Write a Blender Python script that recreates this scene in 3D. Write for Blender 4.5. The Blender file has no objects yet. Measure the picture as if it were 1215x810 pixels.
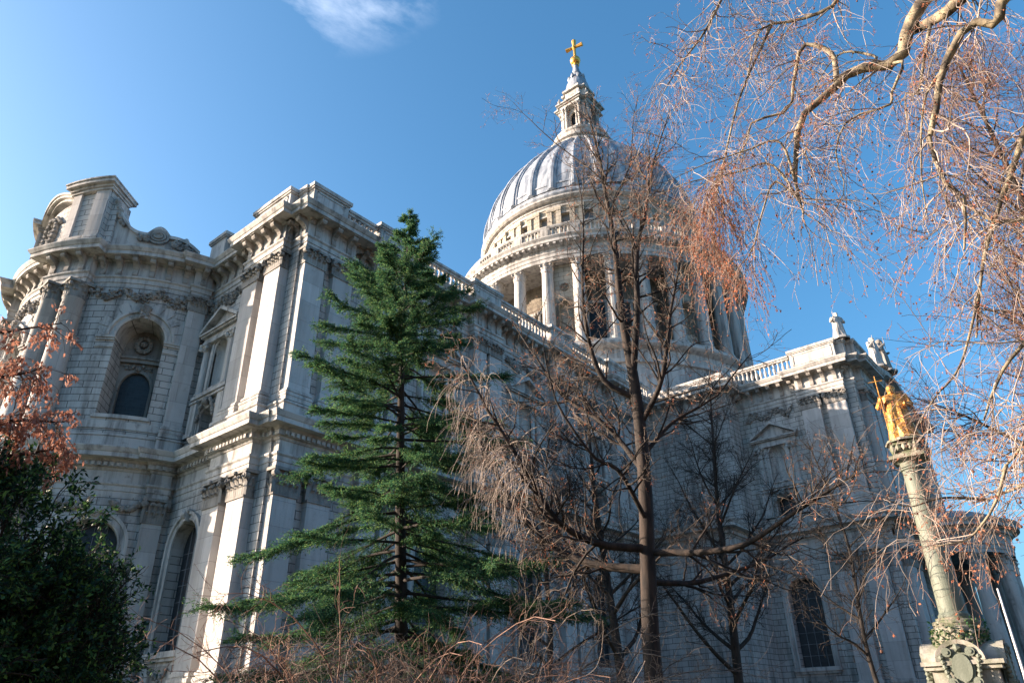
import bpy, math, random
import numpy as np
from mathutils import Matrix, Vector
rad = math.radians
random.seed(7)
S = bpy.context.scene
# ------------------------------------------------------------------ camera
CAM = np.array([78.7534, 49.0260, 1.6040])
CR = np.array([-0.64212438, 0.76643348, -0.01599996])
CU = np.array([0.34696825, 0.30917745, 0.88545036])
CF = np.array([-0.68358563, -0.56301778, 0.46445846])
FPX = 862.505
cd = bpy.data.cameras.new('camera'); cam = bpy.data.objects.new('camera', cd); S.collection.objects.link(cam)
cd.sensor_width = 36; cd.lens = 36 * FPX / 1215; cd.clip_start = 0.1; cd.clip_end = 3000
m = Matrix.Identity(4)
for i in range(3):
    m[i][0] = CR[i]; m[i][1] = CU[i]; m[i][2] = -CF[i]; m[i][3] = CAM[i]
cam.matrix_world = m
S.camera = cam
# ------------------------------------------------------------------ sun, sky, exposure
SUN_AZ, SUN_EL = rad(-56), rad(13.5)        # azimuth counter-clockwise from +x (east)
w = bpy.data.worlds.new("World"); S.world = w; w.use_nodes = True
wn = w.node_tree.nodes; wl = w.node_tree.links
bg = wn['Background']; sky = wn.new('ShaderNodeTexSky'); sky.sky_type = 'NISHITA'; sky.sun_disc = False
sky.sun_elevation = SUN_EL; sky.sun_rotation = math.pi / 2 - SUN_AZ
sky.altitude = 50; sky.air_density = 1.0; sky.dust_density = 3.6; sky.ozone_density = 4.2
bg.inputs[1].default_value = 0.10
tc = wn.new('ShaderNodeTexCoord')
mp = wn.new('ShaderNodeMapping'); mp.inputs['Scale'].default_value = (2.2, 5.0, 9.0); mp.inputs['Rotation'].default_value = (0.2, 0.3, 0.5)
nz = wn.new('ShaderNodeTexNoise'); nz.inputs['Scale'].default_value = 1.6; nz.inputs['Detail'].default_value = 9; nz.inputs['Roughness'].default_value = 0.62
rp = wn.new('ShaderNodeValToRGB'); rp.color_ramp.elements[0].position = 0.52; rp.color_ramp.elements[1].position = 0.78
mx = wn.new('ShaderNodeMix'); mx.data_type = 'RGBA'
hs = wn.new('ShaderNodeHueSaturation'); hs.inputs['Saturation'].default_value = 1.12; hs.inputs['Hue'].default_value = 0.489; hs.inputs['Value'].default_value = 1.08
wl.new(sky.outputs[0], hs.inputs['Color'])
wl.new(tc.outputs['Generated'], mp.inputs[0]); wl.new(mp.outputs[0], nz.inputs[0]); wl.new(nz.outputs[0], rp.inputs[0])
mm = wn.new('ShaderNodeMath'); mm.operation = 'MULTIPLY'; mm.inputs[1].default_value = 0.75
# wisps only sit low-left of the zenith, in one drift of high cloud
dp = wn.new('ShaderNodeVectorMath'); dp.operation = 'DOT_PRODUCT'
def pdir(px, py):
    d = CF + CR * (px - 607.5) / FPX - CU * (py - 405) / FPX
    return d / np.linalg.norm(d)
dp.inputs[1].default_value = tuple(pdir(395, -125))
wl.new(tc.outputs['Generated'], dp.inputs[0])
mr = wn.new('ShaderNodeMapRange'); mr.inputs[1].default_value = 0.984; mr.inputs[2].default_value = 1.004
wl.new(dp.outputs['Value'], mr.inputs[0])
m2 = wn.new('ShaderNodeMath'); m2.operation = 'MULTIPLY'
wl.new(rp.outputs[0], mm.inputs[0]); wl.new(mm.outputs[0], m2.inputs[0]); wl.new(mr.outputs[0], m2.inputs[1])
wl.new(m2.outputs[0], mx.inputs[0]); wl.new(hs.outputs[0], mx.inputs[6]); mx.inputs[7].default_value = (7.0, 7.3, 8.2, 1)
wl.new(mx.outputs[2], bg.inputs[0])
sd = bpy.data.lights.new('sun', 'SUN'); sd.energy = 4.6; sd.angle = rad(0.5); sd.color = (1.0, 0.79, 0.62)
so = bpy.data.objects.new('sun', sd); S.collection.objects.link(so)
SV = Vector((math.cos(SUN_EL) * math.cos(SUN_AZ), math.cos(SUN_EL) * math.sin(SUN_AZ), math.sin(SUN_EL)))
so.rotation_euler = SV.to_track_quat('Z', 'Y').to_euler(); so.location = (120, -80, 60)
S.view_settings.view_transform = 'Standard'; S.view_settings.look = 'None'; S.view_settings.gamma = 1
S.view_settings.exposure = 1.84
S.render.engine = 'CYCLES'; S.cycles.max_bounces = 5; S.cycles.transparent_max_bounces = 6
# ------------------------------------------------------------------ materials
def mat(name):
    m = bpy.data.materials.new(name); m.use_nodes = True
    return m, m.node_tree.nodes, m.node_tree.links, m.node_tree.nodes['Principled BSDF']
def ramp(n, stops):
    r = n.new('ShaderNodeValToRGB'); e = r.color_ramp.elements
    while len(e) < len(stops): e.new(0.5)
    for k, (p, c) in enumerate(stops): e[k].position = p; e[k].color = (*c, 1) if len(c) == 3 else c
    return r
def noise(n, l, src, scale, detail=6, sc=(1, 1, 1), rough=0.55):
    mp = n.new('ShaderNodeMapping'); mp.inputs['Scale'].default_value = sc
    t = n.new('ShaderNodeTexNoise'); t.inputs['Scale'].default_value = scale; t.inputs['Detail'].default_value = detail
    t.inputs['Roughness'].default_value = rough
    l.new(src, mp.inputs[0]); l.new(mp.outputs[0], t.inputs[0]); return t.outputs[0]
def mix(n, l, f, a, b, mode='MIX'):
    x = n.new('ShaderNodeMix'); x.data_type = 'RGBA'; x.blend_type = mode
    for k, v in ((0, f), (6, a), (7, b)):
        if hasattr(v, 'is_output'): l.new(v, x.inputs[k])
        else: x.inputs[k].default_value = v if k == 0 else (*v, 1)
    return x.outputs[2]
def stone(name, base, dark, light, grime, blocks=None, streak=0.5, rough=0.85, moss=0.0):
    m, n, l, b = mat(name)
    g = n.new('ShaderNodeNewGeometry'); pos = g.outputs['Position']
    big = noise(n, l, pos, 0.35, 5)
    col = mix(n, l, ramp_of(n, l, big, 0.35, 0.68), base, light)
    st = noise(n, l, pos, 1.0, 7, (1.6, 1.6, 0.16), 0.65)       # rain streaks
    col = mix(n, l, ramp_of(n, l, st, 0.46, 0.72, streak), col, dark)
    pt = noise(n, l, pos, 1.7, 8, rough=0.7)
    col = mix(n, l, ramp_of(n, l, pt, 0.56, 0.70, grime), col, dark)
    fine = noise(n, l, pos, 14, 4)
    bump = n.new('ShaderNodeBump'); bump.inputs['Strength'].default_value = 0.35; bump.inputs['Distance'].default_value = 0.03
    h = fine
    if blocks:
        uv = n.new('ShaderNodeUVMap'); bt = n.new('ShaderNodeTexBrick')
        bt.inputs['Scale'].default_value = 1.0
        bt.inputs['Brick Width'].default_value = blocks[0]; bt.inputs['Row Height'].default_value = blocks[1]
        bt.inputs['Mortar Size'].default_value = blocks[2]; bt.inputs['Mortar Smooth'].default_value = 0.25
        bt.inputs['Bias'].default_value = 0.0
        bt.inputs['Color1'].default_value = (0.88, 0.87, 0.86, 1); bt.inputs['Color2'].default_value = (1.06, 1.06, 1.06, 1)
        bt.inputs['Mortar'].default_value = (blocks[3],) * 3 + (1,)
        # the joints wander a little
        wv = noise(n, l, uv.outputs[0], 3.0, 3)
        va = n.new('ShaderNodeVectorMath'); va.operation = 'MULTIPLY_ADD'
        l.new(wv, va.inputs[0]); va.inputs[1].default_value = (0.03, 0.03, 0); l.new(uv.outputs[0], va.inputs[2])
        l.new(va.outputs[0], bt.inputs[0])
        col = mix(n, l, 1.0, col, bt.outputs['Color'], 'MULTIPLY')
        inv = n.new('ShaderNodeMath'); inv.operation = 'MULTIPLY_ADD'; inv.inputs[1].default_value = -3.0
        l.new(bt.outputs['Fac'], inv.inputs[0]); l.new(fine, inv.inputs[2]); h = inv.outputs[0]
    if moss:
        ms = noise(n, l, pos, 2.6, 6)
        col = mix(n, l, ramp_of(n, l, ms, 0.45, 0.62, moss), col, (0.075, 0.11, 0.045))
    l.new(h, bump.inputs['Height']); l.new(bump.outputs[0], b.inputs['Normal'])
    l.new(col, b.inputs['Base Color']); b.inputs['Roughness'].default_value = rough
    b.inputs['Specular IOR Level'].default_value = 0.25
    return m
def ramp_of(n, l, src, a, b, top=1.0):
    r = n.new('ShaderNodeMapRange'); r.inputs[1].default_value = a; r.inputs[2].default_value = b; r.inputs[4].default_value = top
    l.new(src, r.inputs[0]); return r.outputs[0]
ST_ASH = stone('ashlar', (0.44, 0.43, 0.41), (0.09, 0.085, 0.08), (0.50, 0.48, 0.45), 0.5, (1.25, 0.46, 0.028, 0.30), 0.85)
ST_DRUM_SHADE = stone('drum_inner_shade', (0.20, 0.17, 0.135), (0.08, 0.07, 0.055), (0.28, 0.25, 0.20), 0.6, (1.3, 0.6, 0.03, 0.5), 0.6)  # darkened drum stone, paints in the shade behind the columns
ST_DRUM = stone('drum_ashlar', (0.40, 0.36, 0.29), (0.16, 0.135, 0.11), (0.49, 0.44, 0.36), 0.4, (1.3, 0.6, 0.03, 0.4), 0.45)
ST = stone('portland_stone', (0.44, 0.425, 0.40), (0.09, 0.083, 0.078), (0.53, 0.51, 0.48), 0.6, None, 0.9)
ST_PIL = stone('pilaster_stone', (0.45, 0.435, 0.42), (0.20, 0.17, 0.145), (0.53, 0.51, 0.49), 0.3, (3.0, 1.35, 0.014, 0.6), 0.5)
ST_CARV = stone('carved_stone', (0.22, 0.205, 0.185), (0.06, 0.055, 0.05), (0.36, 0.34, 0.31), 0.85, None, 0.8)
ST_COL = stone('shaft_stone', (0.145, 0.165, 0.13), (0.07, 0.085, 0.06), (0.20, 0.22, 0.18), 0.5, None, 0.5, 0.6)
ST_MOSS = stone('mossy_stone', (0.26, 0.24, 0.19), (0.06, 0.06, 0.045), (0.36, 0.33, 0.27), 0.8, None, 0.7, 0.85, 0.8)
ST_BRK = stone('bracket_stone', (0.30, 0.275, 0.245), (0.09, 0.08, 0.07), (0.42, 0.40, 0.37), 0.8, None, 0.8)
ST_BAL = stone('baluster_stone', (0.46, 0.44, 0.41), (0.2, 0.19, 0.18), (0.55, 0.53, 0.5), 0.4, None, 0.4)
def simple(name, c1, c2, scale, rough=0.6, metal=0.0, sc=(1, 1, 1), bumpd=0.0, lo=0.4, hi=0.62, spec=0.5):
    m, n, l, b = mat(name); g = n.new('ShaderNodeNewGeometry')
    v = noise(n, l, g.outputs['Position'], scale, 6, sc)
    l.new(mix(n, l, ramp_of(n, l, v, lo, hi), c1, c2), b.inputs['Base Color'])
    b.inputs['Roughness'].default_value = rough; b.inputs['Metallic'].default_value = metal
    b.inputs['Specular IOR Level'].default_value = spec
    if bumpd:
        bp = n.new('ShaderNodeBump'); bp.inputs['Distance'].default_value = bumpd; bp.inputs['Strength'].default_value = 0.6
        l.new(v, bp.inputs['Height']); l.new(bp.outputs[0], b.inputs['Normal'])
    return m
LEAD = simple('lead_sheet', (0.17, 0.195, 0.23), (0.42, 0.445, 0.48), 1.3, 0.5, 0.0, (1, 1, 0.25), 0.03, 0.38, 0.62)
LEAD_D = simple('roof_lead', (0.16, 0.17, 0.18), (0.26, 0.27, 0.28), 1.2, 0.6)
GOLD = simple('gilding', (0.95, 0.55, 0.14), (0.80, 0.38, 0.08), 3.0, 0.38, 0.85)
GOLD_ST = simple('weathered_gilding', (0.72, 0.36, 0.08), (0.22, 0.10, 0.03), 6.0, 0.5, 0.5, bumpd=0.02)
WHITE = simple('white_paint', (0.78, 0.79, 0.80), (0.7, 0.7, 0.7), 2.0, 0.4)
def glass_mat():
    m, n, l, b = mat('leaded_glass')
    uv = n.new('ShaderNodeUVMap'); bt = n.new('ShaderNodeTexBrick'); bt.offset = 0
    bt.inputs['Scale'].default_value = 1; bt.inputs['Brick Width'].default_value = 0.30; bt.inputs['Row Height'].default_value = 0.22
    bt.inputs['Mortar Size'].default_value = 0.014
    bt.inputs['Color1'].default_value = (0.012, 0.017, 0.022, 1); bt.inputs['Color2'].default_value = (0.022, 0.029, 0.036, 1)
    bt.inputs['Mortar'].default_value = (0.026, 0.03, 0.034, 1)
    l.new(uv.outputs[0], bt.inputs[0]); l.new(bt.outputs[0], b.inputs['Base Color'])
    b.inputs['Roughness'].default_value = 0.42; b.inputs['Specular IOR Level'].default_value = 0.4
    nb = noise(n, l, uv.outputs[0], 3.5, 2); bp = n.new('ShaderNodeBump'); bp.inputs['Distance'].default_value = 0.03
    l.new(nb, bp.inputs['Height']); l.new(bp.outputs[0], b.inputs['Normal'])
    return m
GLASS = glass_mat()
def leafmat(name, c1, c2, c3=None, rough=0.5, trans=0.25):
    m, n, l, b = mat(name)
    g = n.new('ShaderNodeNewGeometry')
    r = ramp(n, [(0.0, c1), (0.6, c2), (1.0, c3 or c2)])
    l.new(g.outputs['Random Per Island'], r.inputs[0]); l.new(r.outputs[0], b.inputs['Base Color'])
    b.inputs['Roughness'].default_value = rough; b.inputs['Specular IOR Level'].default_value = 0.15
    t = n.new('ShaderNodeBsdfTranslucent'); l.new(r.outputs[0], t.inputs[0])
    ms = n.new('ShaderNodeMixShader'); ms.inputs[0].default_value = trans
    l.new(b.outputs[0], ms.inputs[1]); l.new(t.outputs[0], ms.inputs[2]); l.new(ms.outputs[0], n['Material Output'].inputs[0])
    return m
NEEDLE = leafmat('needles', (0.022, 0.070, 0.040), (0.055, 0.150, 0.065), (0.17, 0.25, 0.08), 0.7, 0.45)
YEWLEAF = leafmat('evergreen_leaves', (0.007, 0.026, 0.018), (0.020, 0.062, 0.028), (0.12, 0.24, 0.06), 0.45)  # brightest leaf tone paints sunlit leaves in at random
RUSTLEAF = leafmat('rust_leaves', (0.36, 0.16, 0.11), (0.50, 0.25, 0.17), (0.20, 0.09, 0.065), 0.7, 0.3)
BARK = simple('bark', (0.010, 0.008, 0.007), (0.040, 0.028, 0.021), 6.0, 0.9, sc=(1, 1, 0.3), bumpd=0.03)
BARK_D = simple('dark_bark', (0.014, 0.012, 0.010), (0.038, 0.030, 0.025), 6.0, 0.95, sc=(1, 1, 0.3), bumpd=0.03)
BARK_PL = simple('plane_bark', (0.06, 0.048, 0.035), (0.34, 0.28, 0.18), 5.0, 0.85, sc=(1, 1, 0.6), bumpd=0.02)  # darker patches put the limbs' shadows into the bark colour
TWIG = simple('twig_bark', (0.06, 0.048, 0.038), (0.27, 0.205, 0.155), 1.5, 0.8)
TWIG_R = simple('russet_twig_bark', (0.10, 0.052, 0.036), (0.31, 0.18, 0.125), 1.2, 0.8)
TWIG_P = simple('pale_twig_bark', (0.14, 0.11, 0.09), (0.44, 0.36, 0.30), 1.5, 0.8)
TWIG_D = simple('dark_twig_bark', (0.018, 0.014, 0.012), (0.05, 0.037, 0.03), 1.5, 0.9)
BALLM = simple('seed_ball_brown', (0.09, 0.045, 0.03), (0.20, 0.09, 0.06), 30, 0.95, bumpd=0.005)
BUDM = leafmat('dead_leaf', (0.42, 0.15, 0.07), (0.30, 0.10, 0.06), (0.5, 0.24, 0.14), 0.8, 0.3)
GROUND = simple('churchyard_grass', (0.03, 0.05, 0.02), (0.06, 0.07, 0.03), 0.8, 0.95)
PAVE = simple('paving', (0.18, 0.17, 0.16), (0.26, 0.25, 0.23), 1.5, 0.9)

# ------------------------------------------------------------------ object helpers
C = S.collection
def wloc(o):
    v = Vector((0, 0, 0))
    while o: v += o.location; o = o.parent
    return v
def empty(name, loc, label=None, cat=None, group=None):
    o = bpy.data.objects.new(name, None); C.objects.link(o); o.location = loc; o.empty_display_size = 0.3
    if label: o['label'] = label
    if cat: o['category'] = cat
    if group: o['group'] = group
    return o
class MB:
    """collects vertices, faces and per-vertex uv"""
    def __init__(s): s.v = []; s.f = []; s.uv = []
    def add(s, vs, fs, uvs=None):
        k = len(s.v); s.v += [tuple(p) for p in vs]; s.f += [tuple(i + k for i in f) for f in fs]
        s.uv += list(uvs) if uvs else [(0.0, 0.0)] * len(vs)
    def quad(s, a, b, c, d, ua=None): s.add([a, b, c, d], [(0, 1, 2, 3)], ua)
    def build(s, name, material, parent=None, smooth=False, origin=None):
        me = bpy.data.meshes.new(name); org = Vector(origin) if origin is not None else Vector((0, 0, 0))
        vs = [(p[0] - org[0], p[1] - org[1], p[2] - org[2]) for p in s.v] if origin is not None else s.v
        me.from_pydata(vs, [], s.f)
        ul = me.uv_layers.new(name='UVMap'); n = len(me.loops)
        li = np.empty(n, dtype=np.int32); me.loops.foreach_get('vertex_index', li)
        ul.data.foreach_set('uv', np.array(s.uv, dtype=np.float32)[li].ravel())
        me.materials.append(material)
        if smooth: me.polygons.foreach_set('use_smooth', [True] * len(me.polygons))
        me.update()
        o = bpy.data.objects.new(name, me); C.objects.link(o)
        if parent: o.parent = parent; o.location = org - wloc(parent)
        else: o.location = org
        return o
def part_copy(o, loc=None, rz=None):
    c = o.copy(); C.objects.link(c); c.parent = o.parent
    if loc is not None: c.location = Vector(loc) - wloc(o.parent)
    if rz is not None: c.rotation_euler = (0, 0, rz)
    return c
# a mapping F(u, z, n): u along the wall, z up, n outwards
def plane_x(x0, sgn=1): return lambda u, z, n: (x0 + n, u, z)
def plane_y(y0): return lambda u, z, n: (-u, y0 + n, z)
def plane_y2(y0): return lambda u, z, n: (u, y0 - n, z)
def cyl(cx, cy, r): return lambda u, z, n: (cx + (r + n) * math.cos(u / r), cy + (r + n) * math.sin(u / r), z)
def block(M, F, u0, u1, z0, z1, n0, n1, du=99, uvo=0):
    k = max(1, int(math.ceil((u1 - u0) / du)))
    vs = []; uvs = []
    for i in range(k + 1):
        u = u0 + (u1 - u0) * i / k
        for (z, n) in ((z0, n1), (z1, n1), (z1, n0), (z0, n0)): vs.append(F(u, z, n)); uvs.append((u + uvo + (0 if n == n1 else 0.3), z))
    fs = []
    for i in range(k):
        a = 4 * i; b = a + 4
        fs += [(a, b, b + 1, a + 1), (a + 1, b + 1, b + 2, a + 2), (a + 2, b + 2, b + 3, a + 3), (a + 3, b + 3, b, a)]
    fs += [(0, 1, 2, 3), (4 * k + 3, 4 * k + 2, 4 * k + 1, 4 * k)]
    M.add(vs, fs, uvs)
def archtop(h, u):
    if h.get('rect'): return h['zp']
    t = max(-1, min(1, (u - h['uc']) / h['hw'])); return h['zp'] + h.get('rise', h['hw']) * math.sqrt(max(0, 1 - t * t))
def panel(M, F, u0, u1, z0, z1, holes=(), du=1.2, n=0.0):
    cuts = [u0, u1]
    for h in holes: cuts += [h['uc'] - h['hw'], h['uc'] + h['hw']]
    cuts = sorted(cuts)
    for a, b in zip(cuts[:-1], cuts[1:]):
        if b - a < 1e-4: continue
        mid = (a + b) / 2; h = next((h for h in holes if abs(mid - h['uc']) < h['hw']), None)
        if h is None:
            k = max(1, int(math.ceil((b - a) / du)))
            for i in range(k):
                p = a + (b - a) * i / k; q = a + (b - a) * (i + 1) / k
                M.add([F(p, z0, n), F(q, z0, n), F(q, z1, n), F(p, z1, n)], [(0, 1, 2, 3)], [(p, z0), (q, z0), (q, z1), (p, z1)])
        else:
            k = 14; d = h['d']
            us = [h['uc'] - h['hw'] * math.cos(math.pi * i / k) for i in range(k + 1)]
            for p, q in zip(us[:-1], us[1:]):
                zp, zq = archtop(h, p), archtop(h, q)
                if h['zs'] > z0: M.add([F(p, z0, n), F(q, z0, n), F(q, h['zs'], n), F(p, h['zs'], n)], [(0, 1, 2, 3)], [(p, z0), (q, z0), (q, h['zs']), (p, h['zs'])])
                M.add([F(p, zp, n), F(q, zq, n), F(q, z1, n), F(p, z1, n)], [(0, 1, 2, 3)], [(p, zp), (q, zq), (q, z1), (p, z1)])
                M.add([F(p, zp, n), F(p, zp, n - d), F(q, zq, n - d), F(q, zq, n)], [(0, 1, 2, 3)], [(p, 0), (p, .4), (q, .4), (q, 0)])
                M.add([F(p, h['zs'], n), F(q, h['zs'], n), F(q, h['zs'], n - d), F(p, h['zs'], n - d)], [(0, 1, 2, 3)], [(p, 0), (q, 0), (q, .4), (p, .4)])
            for u, s in ((a, 1), (b, -1)):
                zt = h['zp']
                vs = [F(u, h['zs'], n), F(u, h['zs'], n - d), F(u, zt, n - d), F(u, zt, n)]
                M.add(vs, [(0, 1, 2, 3) if s > 0 else (3, 2, 1, 0)], [(0, h['zs']), (d, h['zs']), (d, zt), (0, zt)])
def pane_fill(M, F, h, n, k=14):
    us = [h['uc'] - h['hw'] * math.cos(math.pi * i / k) for i in range(k + 1)]
    for p, q in zip(us[:-1], us[1:]):
        zp, zq = archtop(h, p), archtop(h, q)
        M.add([F(p, h['zs'], n), F(q, h['zs'], n), F(q, zq, n), F(p, zp, n)], [(0, 1, 2, 3)], [(p, h['zs']), (q, h['zs']), (q, zq), (p, zp)])
def contour(h, legs=True, k=18, z_from=None):
    zs = h['zs'] if z_from is None else z_from; uc, hw, zp = h['uc'], h['hw'], h['zp']; ri = h.get('rise', hw)
    pts = []
    if h.get('rect'):
        pts = [((uc - hw, zs), (-1, 0)), ((uc - hw, zp), (-1, 1)), ((uc + hw, zp), (1, 1)), ((uc + hw, zs), (1, 0))]
        return pts
    if legs: pts.append(((uc - hw, zs), (-1, 0)))
    for i in range(k + 1):
        a = math.pi * (1 - i / k); pts.append(((uc + hw * math.cos(a), zp + ri * math.sin(a)), (math.cos(a), math.sin(a))))
    if legs: pts.append(((uc + hw, zs), (1, 0)))
    return pts
def mould(M, F, pts, prof, n=0.0):
    """sweep profile [(distance outward from the hole, n)] along contour points"""
    np_ = len(prof); vs = []
    for (p, nn) in pts:
        for d, q in prof: vs.append(F(p[0] + nn[0] * d, p[1] + nn[1] * d, n + q))
    fs = []
    for i in range(len(pts) - 1):
        for j in range(np_ - 1):
            a = i * np_ + j; fs.append((a, a + np_, a + np_ + 1, a + 1))
    fs += [tuple(range(np_)), tuple(range((len(pts) - 1) * np_, len(pts) * np_))[::-1]]
    M.add(vs, fs)
def sweep(M, path, prof, closed=False, capends=True):
    """sweep [(offset outward, z)] along a plan path; outward is to the right of travel; corners mitred"""
    n = len(path); P = [np.array(p, float) for p in path]; offs = []
    for i in range(n):
        a = P[i - 1] if (i > 0 or closed) else None; b = P[i]; c = P[(i + 1) % n] if (i < n - 1 or closed) else None
        def nr(p, q): d = (q - p) / np.linalg.norm(q - p); return np.array([d[1], -d[0]])
        if a is None: o = nr(b, c)
        elif c is None: o = nr(a, b)
        else:
            n1, n2 = nr(a, b), nr(b, c); s = n1 + n2; o = s / max(0.3, (s @ s) / 2)
        offs.append(o)
    vs = []; uvs = []; L = 0
    for i in range(n):
        if i: L += np.linalg.norm(P[i] - P[i - 1])
        for d, z in prof: q = P[i] + offs[i] * d; vs.append((q[0], q[1], z)); uvs.append((L, z))
    k = len(prof); fs = []
    for i in range(n - (0 if closed else 1)):
        j2 = (i + 1) % n
        for j in range(k - 1): fs.append((i * k + j, j2 * k + j, j2 * k + j + 1, i * k + j + 1))
    if not closed and capends: fs += [tuple(range(k))[::-1], tuple(range((n - 1) * k, n * k))]
    M.add(vs, fs, uvs)
def lathe(M, cx, cy, prof, seg=24, a0=0, a1=2 * math.pi, uvr=None):
    full = abs(a1 - a0 - 2 * math.pi) < 1e-6; n = seg if full else seg + 1; vs = []; uvs = []
    for i in range(n):
        a = a0 + (a1 - a0) * i / seg
        for r, z in prof: vs.append((cx + r * math.cos(a), cy + r * math.sin(a), z)); uvs.append((a * (uvr or 1), z))
    k = len(prof); fs = []
    for i in range(seg):
        j = (i + 1) % n
        for q in range(k - 1): fs.append((i * k + q, j * k + q, j * k + q + 1, i * k + q + 1))
    M.add(vs, fs, uvs)
ICO = None
def blob(M, c, r, sc=(1, 1, 1), rz=0.0):
    """small rounded lump"""
    global ICO
    if ICO is None:
        t = (1 + 5 ** .5) / 2
        v = [(-1, t, 0), (1, t, 0), (-1, -t, 0), (1, -t, 0), (0, -1, t), (0, 1, t), (0, -1, -t), (0, 1, -t), (t, 0, -1), (t, 0, 1), (-t, 0, -1), (-t, 0, 1)]
        v = [tuple(q / 1.902 for q in p) for p in v]
        f = [(0, 11, 5), (0, 5, 1), (0, 1, 7), (0, 7, 10), (0, 10, 11), (1, 5, 9), (5, 11, 4), (11, 10, 2), (10, 7, 6), (7, 1, 8), (3, 9, 4), (3, 4, 2), (3, 2, 6), (3, 6, 8), (3, 8, 9), (4, 9, 5), (2, 4, 11), (6, 2, 10), (8, 6, 7), (9, 8, 1)]
        ICO = (v, f)
    cs, sn = math.cos(rz), math.sin(rz); vs = []
    for p in ICO[0]:
        x, y, z = p[0] * r * sc[0], p[1] * r * sc[1], p[2] * r * sc[2]
        vs.append((c[0] + x * cs - y * sn, c[1] + x * sn + y * cs, c[2] + z))
    M.add(vs, ICO[1])
# ------------------------------------------------------------------ carved pieces
def leaf(M, F, u, z, w, h, n, curl=0.16, lean=0.0):
    """one acanthus leaf climbing the bell and curling outwards"""
    prof = [(0, 0.0, 1.0), (0.35, 0.02, 1.05), (0.7, 0.06, 1.0), (0.92, 0.45, 0.8), (1.0, 0.85, 0.55), (0.9, 1.0, 0.3)]
    vs = []
    for t, c, ww in prof:
        for s in (-1, -0.45, 0, 0.45, 1):
            vs.append(F(u + s * w * ww / 2 + lean * t, z + h * t - (0.06 * h if abs(s) == 1 else 0), n + curl * c + (0.05 if s == 0 else (0.035 if abs(s) < 1 else 0)) + 0.015))
    fs = []
    for i in range(len(prof) - 1):
        for j in range(4): a = i * 5 + j; fs.append((a, a + 1, a + 6, a + 5))
    M.add(vs, fs)
def volute(M, F, u, z, r, n, dn):
    k = 10; vs = []
    for nn in (n, n + dn):
        for i in range(k): a = 2 * math.pi * i / k; vs.append(F(u + r * math.cos(a), z + r * math.sin(a), nn))
    fs = [(i, (i + 1) % k, (i + 1) % k + k, i + k) for i in range(k)] + [tuple(range(k, 2 * k))]
    M.add(vs, fs)
    r2 = r * .45; vs = []
    for nn in (n + dn, n + dn + .04):
        for i in range(k): a = 2 * math.pi * i / k; vs.append(F(u + r2 * math.cos(a), z + r2 * math.sin(a), nn))
    M.add(vs, fs)
def capital(M, F, uc, w, z0, z1, nf):
    """pilaster capital: astragal, bell, two tiers of leaves, volutes, abacus"""
    h = z1 - z0; hw = w / 2
    block(M, F, uc - hw - .06, uc + hw + .06, z0, z0 + .1, 0, nf + .07)
    block(M, F, uc - hw + .02, uc + hw - .02, z0 + .1, z1 - .16, 0, nf - .01)
    block(M, F, uc - hw - .20, uc + hw + .20, z1 - .17, z1, 0, nf + .2)
    nl = 4; s = w / nl
    for i in range(nl): leaf(M, F, uc - hw + s * (i + .5), z0 + .1, s * .92, h * .40, nf, .24)
    for i in range(nl + 1):
        leaf(M, F, uc - hw + s * i, z0 + .12, s * .9, h * .68, nf, .28)
    for sg in (-1, 1):
        volute(M, F, uc + sg * (hw + .06), z1 - .36, .19, nf - .05, .26)
        volute(M, F, uc + sg * .17, z1 - .32, .13, nf + .02, .1)
        # leaves on the returns
        U = uc + sg * hw
        G = (lambda U, sg: (lambda u, z, n: F(U + sg * n, z, u)))(U, sg)
        if nf > .3:
            for q in (.33, .75): leaf(M, G, nf * q, z0 + .1, nf * .45, h * .38, 0, .14)
            leaf(M, G, nf * .5, z0 + .12, nf * .45, h * .66, 0, .17)
    blob(M, F(uc, z1 - .1, nf + .22), .13)
def round_cap(M, cx, cy, r, z0, z1, seg=8):
    F = lambda u, z, n: (cx + (r + n) * math.cos(u / r), cy + (r + n) * math.sin(u / r), z)
    h = z1 - z0; c = 2 * math.pi * r
    lathe(M, cx, cy, [(r * .9, z0 - .02), (r + .08, z0), (r + .08, z0 + .1), (r, z0 + .12), (r * .96, z0 + .2), (r + .05, z1 - .35), (r + .18, z1 - .17)], 20)
    for i in range(seg):
        leaf(M, F, c * (i + .5) / seg, z0 + .1, c / seg * .9, h * .38, 0, .16)
        leaf(M, F, c * i / seg, z0 + .12, c / seg * .85, h * .66, .02, .2)
    for i in range(4):
        a = math.pi / 4 + i * math.pi / 2 + math.atan2(cy, cx)
        blob(M, (cx + (r + .22) * math.cos(a), cy + (r + .22) * math.sin(a), z1 - .34), .2, (1, .8, 1), a)
    a = math.atan2(cy, cx); q = (r + .22) * 1.12; vs = []
    for z in (z1 - .17, z1):
        for i in range(4): b = a + math.pi / 4 + i * math.pi / 2; vs.append((cx + q * 1.2 * math.cos(b), cy + q * 1.2 * math.sin(b), z))
    M.add(vs, [(0, 1, 2, 3)[::-1], (4, 5, 6, 7)] + [(i, (i + 1) % 4, (i + 1) % 4 + 4, i + 4) for i in range(4)])
def swag(M, F, u0, u1, z, sag, n, rnd, dens=26, rr=.11):
    """carved festoon of fruit and leaves"""
    L = abs(u1 - u0); k = int(dens * L / 2)
    for i in range(k):
        t = (i + rnd.random()) / k; th = 1 - abs(2 * t - 1) * .45
        zz = z - sag * 4 * t * (1 - t) + rnd.uniform(-.16, .16) * th
        blob(M, F(u0 + (u1 - u0) * t, zz, n + rnd.uniform(.0, .1)), rr * rnd.uniform(.6, 1.25), (1, 1, rnd.uniform(.6, 1.2)), rnd.random() * 3)
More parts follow.
